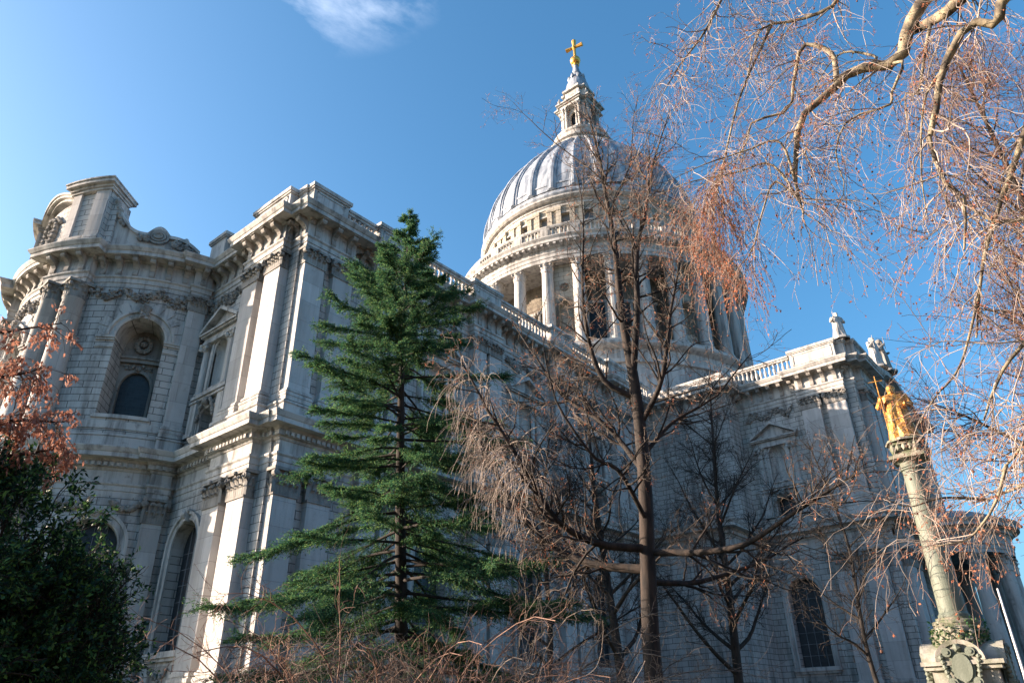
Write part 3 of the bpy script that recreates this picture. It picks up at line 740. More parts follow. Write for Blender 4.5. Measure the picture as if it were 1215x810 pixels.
# ---------------- apse attic with scroll
CYA = cyl(ACX, ACY, AR)
def arcblock(M, a0, a1, z0, z1, n0, n1): block(M, CYA, D2(a0), D2(a1), z0, z1, n0, n1, .45)
M = MB()
arcblock(M, -60, 72, 30.85, 31.55, -1.2, -.1)
arcblock(M, -14.5, 14.5, 31.4, 36.0, -1.4, .0)                # centre
arcblock(M, -14.5, 14.5, 31.4, 31.7, -1.4, .12)
for s in (-1, 1):
    a, b = (17.5, 35.0) if s > 0 else (-35.0, -17.5)
    arcblock(M, a - 3, b + 3, 31.3, 35.4, -1.3, .12)
    arcblock(M, a, b, 31.3, 31.95, -1.4, .78)
    arcblock(M, a, b, 31.95, 36.1, -1.4, .45)
ATT = M.build('attic', ST_ASH, CA)
M = MB()
for s in (-1, 1):
    for a, b in ((17.9, 22.0), (28.8, 34.6)):
        a, b = (a, b) if s > 0 else (-b, -a)
        M = MB(); arcblock(M, a, b, 31.95, 36.0, -.9, .62); M.build('attic_pilaster', ST_PIL, ATT)
M = MB()
for s in (-1, 1):
    a, b = (17.3, 35.2) if s > 0 else (-35.2, -17.3)
    for z0, z1, e in ((35.95, 36.15, .72), (36.15, 36.35, .85), (36.35, 36.62, 1.12), (36.62, 36.74, 1.2)):
        arcblock(M, a - (e - .6) * 3.2, b + (e - .6) * 3.2, z0, z1, -1.6 - (e - .7), e)
# low curved pediment over the centre
k = 16; pts = [(-15 + 30 * i / k, 35.9 + .75 * math.sin(math.pi * i / k)) for i in range(k + 1)]
for (a, za), (b, zb) in zip(pts[:-1], pts[1:]):
    for d0, d1, e in ((0, .2, .25), (.2, .38, .5), (.38, .55, .62)):
        vs = [CYA(D2(t), z + d, n) for t, z in ((a, za), (b, zb)) for d in (d0, d1) for n in (-1.5, e)]
        M.add(vs, [(1, 5, 7, 3), (3, 7, 6, 2), (0, 4, 5, 1), (0, 1, 3, 2), (4, 6, 7, 5)])
M.build('attic_cornice', ST, ATT)
M = MB()                       # oval cartouche on the centre
rn = random.Random(9)
for i in range(22): a = 2 * math.pi * i / 22; blob(M, CYA(1.0 * math.cos(a), 33.9 + 1.35 * math.sin(a), .1), .27 * rn.uniform(.8, 1.25))
for i in range(26): a = rn.random() * 6.28; q = rn.random() ** .5; blob(M, CYA(.75 * q * math.cos(a), 33.9 + 1.1 * q * math.sin(a), .02), .16)
for s in (-1, 1):
    for i in range(7): blob(M, CYA(s * (.8 + .1 * i), 35.2 - .1 * i, .12), .17)
M.build('cartouche', ST_CARV, ATT)
def scroll(sg):
    """concave console running down from the attic to a volute, then a low tail"""
    M = MB(); top = []
    for i in range(15): t = i / 14; top.append((36.5 + t * 15.5, 35.5 - 3.05 * (1 - (1 - t) ** 2.4)))
    for i in range(1, 11): t = i / 10; top.append((52 + t * 8.5, 32.45 + .62 * math.sin(math.pi * t)))
    for i in range(1, 9): t = i / 8; top.append((60.5 + t * 12, 32.45 - .15 * t + .25 * math.sin(math.pi * t) - .6 * t))
    for (a, za), (b, zb) in zip(top[:-1], top[1:]):
        for n0, n1, dz in ((-.75, -.1, 0), (-.95, .14, .16)):
            lo = 31.3 if dz == 0 else None
            q = []
            for t, z in ((a, za), (b, zb)):
                for zz in ((lo, z) if lo else (z - .1, z + .14)):
                    for n in (n0, n1): q.append(CYA(D2(sg * t), zz, n))
            f = [(1, 5, 7, 3), (3, 7, 6, 2), (0, 4, 5, 1), (0, 2, 6, 4), (0, 1, 3, 2), (4, 6, 7, 5)]
            M.add(q, f)
    o = M.build('scroll', ST, ATT)
    V = MB()
    c = (D2(sg * 56.2), 32.35)
    for r, n in ((.72, .16), (.5, .22), (.28, .3)):
        k = 20
        q = [CYA(c[0] + rr * math.cos(2 * math.pi * i / k), c[1] + .8 * rr * math.sin(2 * math.pi * i / k), nn) for nn, rr in ((-.2, r), (n, r), (n, r * .78), (n - .07, r * .72)) for i in range(k)]
        V.add(q, [(j * k + i, j * k + (i + 1) % k, (j + 1) * k + (i + 1) % k, (j + 1) * k + i) for j in range(3) for i in range(k)])
        V.add([CYA(c[0] + r * .75 * math.cos(2 * math.pi * i / k), c[1] + .8 * r * .75 * math.sin(2 * math.pi * i / k), n - .07) for i in range(k)], [tuple(range(k))])
    rn = random.Random(12)
    for i in range(60):
        t = rn.random(); a = 36.8 + 5 * t if i < 26 else (47 + 6 * t if i < 40 else 61 + 9 * t); z = 35.3 - 2.2 * t + rn.uniform(-.3, .2) if i < 26 else (32.2 + rn.uniform(-.25, .2) if i < 40 else 31.9 + rn.uniform(-.35, .3))
        blob(V, CYA(D2(sg * a), z, .0 + rn.random() * .12), .17 * rn.uniform(.7, 1.3))
    V.build('volute', ST_CARV, o)
    K = MB(); p = CYA(D2(sg * 66.5), 0, -.4); lathe(K, p[0], p[1], [(.1, 32.2), (.2, 32.3), (.12, 32.45), (.24, 32.62), (.2, 32.8), (.05, 32.95)], 10); K.build('finial', ST, o)
scroll(1); scroll(-1)

# ---------------- hidden bulk, roofs
M = MB()
def boxw(M, x0, x1, y0, y1, z0, z1):
    v = [(x0, y0, z0), (x1, y0, z0), (x1, y1, z0), (x0, y1, z0), (x0, y0, z1), (x1, y0, z1), (x1, y1, z1), (x0, y1, z1)]
    M.add(v, [(3, 2, 1, 0), (4, 5, 6, 7), (0, 1, 5, 4), (1, 2, 6, 5), (2, 3, 7, 6), (3, 0, 4, 7)])
boxw(M, -60, XE - .7, -24.4, YN - 1.75, 30.2, 30.7); boxw(M, -TX + .4, TX - 1.4, YN - 2, TY - 1.4, 30.3, 30.8)
boxw(M, TX - 2, BX - .9, YN - 2, YRE - .9, 30.25, 30.75)
lathe(M, ACX, ACY, [(AR - 1.5, 30.6), (AR - 1.4, 30.8), (4, 33.0), (.1, 33.6)], 40)
for x0, x1, y0, y1 in ((14, XE - 4, -10.5, 0.5),):
    M.add([(x0, y0, 30.7), (x1, y0, 30.7), (x1, y1, 30.7), (x0, y1, 30.7), (x0, (y0 + y1) / 2, 33.5), (x1, (y0 + y1) / 2, 33.5)], [(0, 1, 5, 4), (3, 4, 5, 2), (1, 2, 5), (0, 4, 3)])
boxw(M, TX - .2, BXL - .9, YN - 2, YRE - .9, 16.4, 16.76)
M.build('roof', LEAD_D, CA)
M = MB()
FS = plane_y2(-25.0); panel(M, FS, -60, XE, 0, 31.5, [], 20); panel(M, lambda u, z, n: (XE, u, z), -25, -14, 0, 31.5, [], 20); panel(M, lambda u, z, n: (-60, -u, z), -15, 25, 0, 31.5, [], 20)
panel(M, lambda u, z, n: (-TX, -u, z), -TY, -YN, 0, 31.5, [], 20); panel(M, lambda u, z, n: (-u, YN, z), TX, 60, 0, 31.5, [], 20)
M.build('south_and_west_wall', ST_ASH, CA)

# ================================================================== DRUM AND DOME
def ringbox(M, z0, z1, r0, r1, seg=96): lathe(M, 0, 0, [(r0, z0), (r1, z0), (r1, z1), (r0, z1)], seg)
M = MB(); lathe(M, 0, 0, [(20.4, 29), (20.4, 36.2), (20.7, 36.3), (20.7, 36.7), (20.3, 36.8), (20.3, 38.0), (20.9, 38.3), (21.1, 38.5), (21.1, 38.8), (20.6, 38.95), (20.6, 39.3), (15, 39.32)], 128, uvr=20)
DR = M.build('drum_base', ST, CA)
M = MB(); lathe(M, 0, 0, [(15.7, 39.2), (15.7, 51)], 96, uvr=15.7); M.build('drum_wall', ST_DRUM_SHADE, CA)
RC = 19.45; PH0 = 4.6
def polar(deg): a = rad(deg); return math.cos(a), math.sin(a)
M = MB()
lathe(M, 0, 0, [(.98, 39.3), (.98, 39.55), (.9, 39.6), (.92, 39.8), (.8, 39.85), (.78, 40.1), (.78, 43), (.69, 49.5)], 18)
round_cap(M, 0, 0, .68, 49.5, 50.85, 7)
cproto = None
for k in range(32):
    c, s = polar(PH0 + 11.25 * k)
    if cproto is None: cproto = M.build('drum_column', ST, CA); o = cproto
    else: o = part_copy(cproto)
    o.location = Vector((RC * c, RC * s, 0)) - wloc(CA); o.rotation_euler = (0, 0, rad(PH0 + 11.25 * k))
for k in range(32):
    mid = PH0 + 11.25 * k + 5.625
    F = (lambda md: (lambda u, z, n: ((15.7 + n) * math.cos(rad(md) + u / 15.7), (15.7 + n) * math.sin(rad(md) + u / 15.7), z)))(mid)
    if (k - 1) % 4 == 0:
        # solid bay with a niche
        M = MB(); F2 = (lambda md: (lambda u, z, n: ((18.9 + n) * math.cos(rad(md) + u / 18.9), (18.9 + n) * math.sin(rad(md) + u / 18.9), z)))(mid)
        h = dict(uc=0, hw=.8, zs=41.5, zp=45.0, d=.8); panel(M, F2, -1.35, 1.35, 39.3, 50.8, [h], .5)
        for sg in (-1, 1): M.add([F2(sg * 1.35, z, n) for z in (39.3, 50.8) for n in (0, -3.2)], [(0, 1, 3, 2)])
        panel(M, F2, -.8, .8, 41.4, 45.9, [], .4, n=-.8); mould(M, F2, contour(h), [(0, 0), (0, .1), (.25, .1), (.25, 0)])
        rosette(M, F2, 0, 47.6, .45, .05, random.Random(k), 9)
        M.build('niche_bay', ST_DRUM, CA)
    else:
        h = dict(uc=0, hw=.95, zs=41.2, zp=46.4, d=.1, rect=True)
        M = MB(); block(M, F, -1.25, 1.25, 40.6, 41.1, 0, .35); block(M, F, -1.25, -.95, 41.1, 46.6, 0, .2); block(M, F, .95, 1.25, 41.1, 46.6, 0, .2); block(M, F, -1.4, 1.4, 46.6, 47.0, 0, .3)
        o = M.build('drum_window', ST, CA); M = MB(); pane_fill(M, F, h, .04); M.build('pane', GLASS, o)
M = MB(); lathe(M, 0, 0, [(15.7, 50.8), (18.5, 50.8), (18.5, 50.85), (20.2, 50.85), (20.2, 51.3), (20.28, 51.32), (20.28, 51.75), (20.4, 51.9), (20.2, 51.95), (20.2, 52.7), (20.4, 52.8), (20.5, 53.0),
                           (21.1, 53.02), (21.1, 53.35), (21.35, 53.65), (21.35, 53.75), (20.2, 53.95), (15.5, 54)], 160)
o = M.build('drum_entablature', ST, CA)
M = MB()
for k in range(160):
    a = 2 * math.pi * k / 160; F = (lambda a: (lambda u, z, n: ((20.4 + n) * math.cos(a) - u * math.sin(a), (20.4 + n) * math.sin(a) + u * math.cos(a), z)))(a)
    block(M, F, -.17, .17, 52.72, 53.0, 0, .62)
M.build('bracket_course', ST, o)
# stone gallery balustrade
M = MB(); lathe(M, 0, 0, [(19.2, 53.9), (19.75, 53.9), (19.75, 54.35), (19.2, 54.35)], 128); lathe(M, 0, 0, [(19.25, 56.05), (19.7, 56.05), (19.8, 56.2), (19.8, 56.4), (19.2, 56.4), (19.2, 56.05)], 128)
for k in range(32):
    a = PH0 + 11.25 * k; F = (lambda a: (lambda u, z, n: ((19.5 + n) * math.cos(rad(a) + u / 19.5), (19.5 + n) * math.sin(rad(a) + u / 19.5), z)))(a)
    block(M, F, -.62, .62, 54.3, 56.1, -.28, .3); block(M, F, -.42, .42, 54.7, 55.8, .29, .34)
    for j in range(5):
        u = .95 + j * .49; p = F(u, 0, 0); lathe(M, p[0], p[1], [(r * 1.15, 54.3 + z * 1.6) for r, z in BAL], 6)
M.build('gallery_balustrade', ST, CA)
# attic storey
M = MB(); hs2 = []
FAt = cyl(0, 0, 15.6)
PA = -1.2
for k in range(32): hs2.append(dict(uc=rad(PA + 11.25 * k) * 15.6, hw=.66, zs=59.5, zp=61.1, rect=True, d=.7))
panel(M, FAt, rad(PA - 5.625) * 15.6, rad(PA + 354.375) * 15.6, 53.9, 62.6, hs2, .6); M.build('attic_storey_wall', ST_DRUM, CA)
M = MB(); lathe(M, 0, 0, [(15.1, 53.9), (15.1, 62.6)], 64); M.build('attic_storey_backing', LEAD_D, CA)
pp = wp = None
for k in range(32):
    M = MB(); F = FAt; u = rad(PA + 5.625) * 15.6
    if pp is None:
        block(M, F, u - .95, u - .3, 54.3, 62.0, 0, .28); block(M, F, u + .3, u + .95, 54.3, 62.0, 0, .28); block(M, F, u - 1.0, u + 1.0, 61.6, 62.2, 0, .38); block(M, F, u - .32, u + .32, 54.3, 61.6, 0, .1)
        pp = M.build('attic_storey_pilaster', ST_DRUM, CA); pbase = pp.location.copy()
        M = MB(); h = hs2[0]; mould(M, F, contour(h), [(0, -.02), (0, .12), (.22, .12), (.22, 0)]); block(M, F, h['uc'] - 1.0, h['uc'] + 1.0, 59.25, 59.5, -.1, .22)
        wp = M.build('attic_storey_window', ST, CA)
        for q in (pp, wp): q.location = -wloc(CA)
    else:
        for q in (pp, wp):
            n_ = part_copy(q); n_.location = -wloc(CA); n_.rotation_euler = (0, 0, rad(11.25 * k))
M = MB(); lathe(M, 0, 0, [(15.6, 62.2), (15.75, 62.25), (15.75, 62.6), (15.9, 62.7), (15.9, 63.0), (16.3, 63.05), (16.6, 63.3), (16.6, 63.55), (16.2, 63.65)], 160); M.build('dome_cornice', ST, CA)
M = MB(); lathe(M, 0, 0, [(16.2, 63.6), (16.55, 63.62), (16.7, 63.85), (16.7, 64.05), (16.35, 64.2), (16.35, 64.5), (16.1, 64.7), (16.0, 65.0), (15.9, 65.1)], 160); M.build('dome_gutter', LEAD, CA)
DZ = [64.5, 66, 68, 70, 72, 74, 76, 78, 80, 82, 83.6]; DRR = [16.15, 16.1, 15.8, 15.2, 14.3, 13.1, 11.7, 10.05, 8.25, 6.35, 4.7]
def rdome(z):
    a = float(np.interp(z - .7, DZ, DRR)); b = float(np.interp(z + .7, DZ, DRR)); c = float(np.interp(z, DZ, DRR)); return (a + b + 2 * c) / 4
prof = [(rdome(z), z) for z in [65 + 18.6 * i / 30 for i in range(31)]]
M = MB(); lathe(M, 0, 0, prof, 192); DM = M.build('dome', LEAD, CA, smooth=True)
rp_ = None; M = MB(); ring = []
# one rib: a broad raised roll with a step each side
zz = [65.0 + 18.2 * i / 24 for i in range(25)]
for z in zz:
    r = rdome(z); w = .55 * r / 16 + .12
    for uw, dn in ((-w, -.05), (-w * .9, .16), (-w * .55, .17), (-w * .45, .34), (0, .40), (w * .45, .34), (w * .55, .17), (w * .9, .16), (w, -.05)):
        a = uw / max(r, .5); rr = r + dn; ring.append((rr * math.cos(a), rr * math.sin(a), z + dn * .3))
fs = [(i * 9 + j, i * 9 + j + 1, (i + 1) * 9 + j + 1, (i + 1) * 9 + j) for i in range(24) for j in range(8)]
M.add(ring, fs + [tuple(range(9))[::-1]])
for k in range(32):
    if rp_ is None: rp_ = M.build('rib', LEAD, DM); rp_.location = -wloc(DM); rp_.rotation_euler = (0, 0, rad(PA + 5.625)); continue
    q = rp_.copy(); C.objects.link(q); q.parent = DM; q.rotation_euler = (0, 0, rad(PA + 5.625 + 11.25 * k))
# panel borders at top and foot of every lead bay
M = MB()
for k in range(32):
    a0 = PA + 11.25 * k
    for z0 in (66.0,):
        r = rdome(z0)
        F = (lambda a0: (lambda u, z, n: ((rdome(z) + n) * math.cos(rad(a0) + u / 16), (rdome(z) + n) * math.sin(rad(a0) + u / 16), z)))(a0)
        block(M, F, -.95, .95, 65.9, 66.2, -.05, .09, .4)
M.build('lead_roll', LEAD, DM)
ZO = [84, 85.3, 88.7, 94.5, 95.8, 99.4, 99.9, 104.9]; ZN = [82.9, 84.0, 88.0, 93.2, 94.2, 97.3, 97.7, 104.9]
def lbuild(M, *a, **k):
    M.v = [(x * .88, y * .88, float(np.interp(z, ZO, ZN))) for x, y, z in M.v]; return M.build(*a, **k)
MB.lbuild = lbuild
# ---------------- lantern
LN = MB()
lathe(LN, 0, 0, [(6.3, 84.0), (6.1, 85.0), (6.5, 85.2), (6.5, 85.5), (5.4, 85.6)], 48)
lathe(LN, 0, 0, [(5.5, 85.2), (5.2, 86.9), (5.4, 87.1), (5.4, 87.4), (4.2, 87.7), (3.2, 88.2)], 32)
def sqp(h, z): return [(h, -h, z), (h, h, z), (-h, h, z), (-h, -h, z)]
def cross_plan(M, h, q, z0, z1):
    """square core with a projecting bay on each side"""
    boxw(M, -h, h, -q, q, z0, z1); boxw(M, -q, q, -h, h, z0 + .003, z1 + .003); boxw(M, -(h + q) / 2.25, (h + q) / 2.25, -(h + q) / 2.25, (h + q) / 2.25, z0 - .003, z1 - .003)
cross_plan(LN, 3.6, 2.2, 87.3, 88.7)
core = LN.lbuild('lantern', ST, CA)
M = MB()
for sx, sy in ((1, 1), (-1, 1), (-1, -1), (1, -1)): boxw(M, *(sorted((sx * 1.35, sx * 2.55))), *(sorted((sy * 1.35, sy * 2.55))), 88.7, 94.5)
boxw(M, -1.0, 1.0, -1.0, 1.0, 88.7, 94.5)
M.lbuild('lantern_pier', ST, core)
for d in range(4):
    c, s = math.cos(d * math.pi / 2), math.sin(d * math.pi / 2)
    F = (lambda c, s: (lambda u, z, n: (n * c - u * s, n * s + u * c, z)))(c, s)
    M = MB(); h = dict(uc=0, hw=.78, zs=88.8, zp=92.6, d=.3); panel(M, F, -1.4, 1.4, 88.7, 94.5, [h], n=2.3)
    M.lbuild('lantern_arch', ST, core)
    M = MB(); pane_fill(M, F, h, 1.6); M.lbuild('lantern_opening', GLASS, core)
    for u in (-1.75, -1.15, 1.15, 1.75):
        K = MB(); p = F(u, 0, 2.95); lathe(K, p[0], p[1], [(.3, 88.7), (.3, 88.95), (.23, 89.05), (.2, 93.6)], 10); round_cap(K, p[0], p[1], .2, 93.6, 94.5, 5); K.lbuild('lantern_column', ST, core)
M = MB(); cross_plan(M, 3.4, 2.25, 94.5, 95.2); cross_plan(M, 3.7, 2.55, 95.2, 95.5); cross_plan(M, 4.0, 2.85, 95.5, 95.8)
cross_plan(M, 2.3, 1.5, 95.8, 99.4); cross_plan(M, 2.75, 1.9, 99.4, 99.9)
for d in range(4):
    for u in (-2.3, 2.3):
        c, s = math.cos(d * math.pi / 2), math.sin(d * math.pi / 2); x, y = 3.3 * c - u * s, 3.3 * s + u * c
        lathe(M, x, y, [(.28, 95.8), (.28, 96.0), (.15, 96.1), (.35, 96.6), (.38, 96.9), (.2, 97.1), (.12, 97.6), (.02, 97.8)], 8)
    c, s = math.cos(d * math.pi / 2), math.sin(d * math.pi / 2)
    F = (lambda c, s: (lambda u, z, n: (n * c - u * s, n * s + u * c, z)))(c, s)
    rosette(M, F, 0, 97.7, .5, 2.32, random.Random(1), 9)
M.lbuild('lantern_cornice', ST, core)
M = MB(); lathe(M, 0, 0, [(2.5, 99.9), (2.45, 100.5), (2.15, 101.3), (1.7, 102.0), (1.25, 102.6), (1.0, 103.2), (1.1, 103.3), (.8, 103.7), (.55, 104.6), (.5, 104.9)], 24)
for i in range(8): a = i * math.pi / 4; blob(M, (1.5 * math.cos(a), 1.5 * math.sin(a), 102.4), .4, (1, 1, 1.6))
M.lbuild('spire', LEAD, core)
M = MB(); lathe(M, 0, 0, [(.5, 104.8), (.65, 104.95), (.4, 105.2)] + [(.92 * math.sin(t), 106.2 - .92 * math.cos(t)) for t in [.35 + 2.6 * i / 12 for i in range(13)]] + [(.3, 107.25), (.2, 107.4)], 24)
M.build('golden_ball', GOLD, core, smooth=True)
M = MB()
a = rad(10); ax = np.array([-math.sin(a), math.cos(a), 0])
def bar(M, p, q, w0, w1):
    p = np.array(p, float); q = np.array(q, float); t = q - p; t /= np.linalg.norm(t); u = np.cross(t, [.3, .9, .2]); u /= np.linalg.norm(u); v = np.cross(t, u); vs = []
    for c, ww in ((p, w0), (q, w1)):
        for i in range(8): b = i * math.pi / 4; vs.append(c + (u * math.cos(b) + v * math.sin(b)) * ww)
    M.add(vs, [(i, (i + 1) % 8, (i + 1) % 8 + 8, i + 8) for i in range(8)] + [tuple(range(8))[::-1], tuple(range(8, 16))])
bar(M, (0, 0, 107.2), (0, 0, 109.2), .28, .24); bar(M, (0, 0, 109.0), (0, 0, 111.3), .22, .42)
for s in (-1, 1): bar(M, (0, 0, 109.6), ax * 1.6 * s + np.array([0, 0, 109.6]), .22, .42)
blob(M, (0, 0, 109.6), .5)
M.build('golden_cross', GOLD, core)
ST_PED = stone('pedestal_stone', (0.32, 0.30, 0.26), (0.08, 0.08, 0.06), (0.42, 0.40, 0.35), 0.6, None, 0.8, 0.85, 0.35)
# ================================================================== STATUES ON THE TRANSEPT
def figure(name, base, h, face, material, label, cat='statue', group=None, staff=False, arms=True, plinth=.25):
    """robed standing figure: one lofted body with head, arms, folds"""
    t = empty(name, base, label, cat, group)
    M = MB(); k = 20; ca, sa = math.cos(face), math.sin(face)
    L = [(0, .24, .20, 0), (.06, .235, .19, 0), (.25, .20, .165, .0), (.45, .175, .145, .01), (.58, .165, .125, .01), (.68, .185, .12, .0), (.78, .20, .115, 0), (.82, .15, .09, 0), (.845, .06, .06, 0), (.865, .055, .055, .01), (.885, .062, .075, .02), (.93, .072, .085, .025), (.97, .06, .072, .02), (1.0, .01, .01, .02)]
    vs = []
    for z, a, b, fx in L:
        fold = .10 if z < .6 else (.05 if z < .8 else 0)
        for i in range(k):
            t_ = 2 * math.pi * i / k; m_ = 1 + fold * math.cos(5 * t_ + 3 * z) + fold * .5 * math.sin(9 * t_ - 7 * z)
            y, x = a * math.cos(t_) * m_, b * math.sin(t_) * m_ + fx
            vs.append((base[0] + h * (x * ca - y * sa), base[1] + h * (x * sa + y * ca), base[2] + plinth + h * z))
    M.add(vs, [(r * k + i, r * k + (i + 1) % k, (r + 1) * k + (i + 1) % k, (r + 1) * k + i) for r in range(len(L) - 1) for i in range(k)] + [tuple(range((len(L) - 1) * k, len(L) * k))])
    def W(x, y, z): return np.array([base[0] + h * (x * ca - y * sa), base[1] + h * (x * sa + y * ca), base[2] + plinth + h * z])
    def limb(pts, r):
        for (p, q, r0, r1) in zip(pts[:-1], pts[1:], r[:-1], r[1:]): bar(M, W(*p), W(*q), r0 * h, r1 * h); blob(M, W(*q), r1 * h * 1.05)
    limb([(0, .17, .78), (.04, .23, .60), (.18, .14, .58)], [.055, .05, .032]); limb([(0, -.17, .78), (.05, -.25, .62), (.17, -.20, .72)], [.055, .05, .032])
    for i in range(5):
        bar(M, W(.17 + .005 * i, -.18 - .012 * i, .73), W(.20, -.165 - .014 * i, .765 - .006 * abs(i - 2)), .008 * h, .006 * h)
    blob(M, W(.105, 0, .925), .02 * h); limb([(.07, 0, .90), (.10, 0, .84)], [.05, .03])        # nose, beard
    for s in (-1, 1): blob(M, W(.085, s * .028, .935), .012 * h)
    M.build('body', material, t)
    K = MB(); lathe(K, base[0], base[1], [(.34 * h * .9, base[2]), (.34 * h * .9, base[2] + plinth * .8), (.3 * h * .9, base[2] + plinth + .02), (.01, base[2] + plinth + .02)], 8); K.build('plinth', ST_MOSS if material == GOLD_ST else ST, t)
    K = MB(); bar(K, W(.19, -.20, .18 if staff else .55), W(.19, -.20, 1.14 if staff else .95), .009 * h, .008 * h)
    if staff: bar(K, W(.19, -.32, 1.04), W(.19, -.10, 1.04), .008 * h, .008 * h)
    K.build('staff' if staff else 'scroll', material, t)
    return t
figure('rooftop_statue', (12.1, 34.3, 33.0), 2.7, rad(45), ST, 'weathered stone statue seated high on the transept corner parapet, nearest the dome', group='statues on the transept roof')
figure('rooftop_statue', (2.9, 35.0, 33.0), 3.4, rad(70), ST, 'pale robed stone statue on the transept gable, middle one of three', group='statues on the transept roof')
figure('rooftop_statue', (0.6, 35.2, 33.2), 3.8, rad(90), ST_CARV, 'dark robed stone statue on the gable peak just above the gilded figure', group='statues on the transept roof')
# ================================================================== MEMORIAL COLUMN
QX, QY = 43.2, 42.72
MC = empty('memorial_column', (QX, QY, 0), 'tall greenish round stone column with mossy carved pedestal and a block under the gilded figure', 'column')
QF = math.atan2(CAM[1] - QY, CAM[0] - QX) - rad(8)
def qf(u, z, n): return (QX + n * math.cos(QF) - u * math.sin(QF), QY + n * math.sin(QF) + u * math.cos(QF), z)
M = MB(); lathe(M, QX, QY, [(.58, 5.0), (.58, 5.2), (.51, 5.3), (.49, 6.5), (.43, 11.2), (.43, 11.25), (.5, 11.28), (.5, 11.36), (.455, 11.4), (.455, 11.6), (.58, 11.68), (.64, 11.72)], 36); M.build('shaft', ST_COL, MC, smooth=False)
M = MB()
def orient_box(M, hw, z0, z1): 
    v = [qf(u, z, n) for z in (z0, z1) for u, n in ((-hw, -hw), (hw, -hw), (hw, hw), (-hw, hw))]; M.add(v, [(3, 2, 1, 0), (4, 5, 6, 7), (0, 1, 5, 4), (1, 2, 6, 5), (2, 3, 7, 6), (3, 0, 4, 7)])
orient_box(M, .72, 11.72, 11.88); M.build('capital', ST_MOSS, MC)
M = MB(); orient_box(M, .45, 11.88, 12.45); orient_box(M, .55, 11.88, 11.98); orient_box(M, .55, 12.4, 12.52)
for d in range(4):
    a = QF + d * math.pi / 2
    for s in (-.25, 0, .25): blob(M, (QX + .5 * math.cos(a) - s * math.sin(a), QY + .5 * math.sin(a) + s * math.cos(a), 12.25), .15, (1, 1, 1.2))
    blob(M, (QX + .66 * math.cos(a + .78), QY + .66 * math.sin(a + .78), 12.2), .18, (1, 1, 1.6))
M.build('statue_block', ST_MOSS, MC)
M = MB(); lathe(M, QX, QY, [(.95, 4.55), (.95, 4.7), (.82, 4.75), (.86, 4.85), (.86, 4.95), (.7, 5.0), (.7, 5.08)], 32)
rn = random.Random(5)
for i in range(60): a = rn.random() * 6.28; blob(M, (QX + .9 * math.cos(a), QY + .9 * math.sin(a), 4.3 + rn.uniform(-.25, .3)), rn.uniform(.1, .19))
lathe(M, QX, QY, [(1.0, 3.6), (.95, 4.55)], 16); M.build('wreath_base', ST_MOSS, MC)
PED = MB(); orient_box(PED, 1.12, 0, 3.2); orient_box(PED, 1.4, 0, .8); orient_box(PED, 1.3, 3.15, 3.3); orient_box(PED, 1.42, 3.3, 3.45)
for d in range(4):
    a = QF + d * math.pi / 2; G = (lambda a: (lambda u, z, n: (QX + n * math.cos(a) - u * math.sin(a), QY + n * math.sin(a) + u * math.cos(a), z)))(a)
    k = 14; vs = []
    for n in (.3, 1.34):
        for i in range(k + 1): t = math.pi * i / k; vs.append(G(.85 * math.cos(t), 3.45 + .75 * math.sin(t), n))
    PED.add(vs, [(i, i + 1, i + k + 2, i + k + 1) for i in range(k)] + [tuple(range(k + 1, 2 * k + 2))])
    mould(PED, G, contour(dict(uc=0, hw=.85, zs=3.4, zp=3.45, rise=.75), legs=False), [(-.16, 1.34), (-.16, 1.42), (0, 1.46), (0, 1.3)])
PEDO = PED.build('pedestal', ST_PED, MC)
for d in range(4):
    a = QF + d * math.pi / 2; G = (lambda a: (lambda u, z, n: (QX + n * math.cos(a) - u * math.sin(a), QY + n * math.sin(a) + u * math.cos(a), z)))(a)
    K = MB()
    for r, n in ((1.0, 1.38), (.8, 1.46)):
        k = 24; K.add([G(.42 * r * math.cos(2 * math.pi * i / k), 3.2 + .62 * r * math.sin(2 * math.pi * i / k), nn) for nn in (1.2, n) for i in range(k)], [(i, (i + 1) % k, (i + 1) % k + k, i + k) for i in range(k)] + [tuple(range(k, 2 * k))])
    for s in (-1, 1):
        volute(K, G, s * .4, 3.75, .17, 1.3, .2); volute(K, G, s * .42, 2.7, .17, 1.3, .2)
        for z in range(5): blob(K, G(s * (.52 + .03 * z), 2.9 + .17 * z, 1.4), .11)
    blob(K, G(0, 3.9, 1.45), .17); K.build('cartouche', ST_COL, PEDO)
figure('gilded_statue', (QX, QY, 12.52), 2.75, QF + rad(12), GOLD_ST, 'gilded robed figure holding a thin cross on top of the stone column', staff=True, plinth=.12)
# white pole at the right edge
M = MB(); t = empty('flagpole', (49.0, 45.25, 0), 'thin white painted pole standing right of the stone column', 'pole')
lathe(M, 49.0, 45.25, [(.06, 0), (.045, 2.5), (.028, 5.3), (0.01, 5.32)], 12); M.build('pole', WHITE, t, smooth=True)
M = MB(); lathe(M, 49.0, 45.25, [(.16, 0), (.16, .08), (.1, .12), (.1, .3), (.075, .3)], 14); M.build('base_collar', LEAD_D, t)
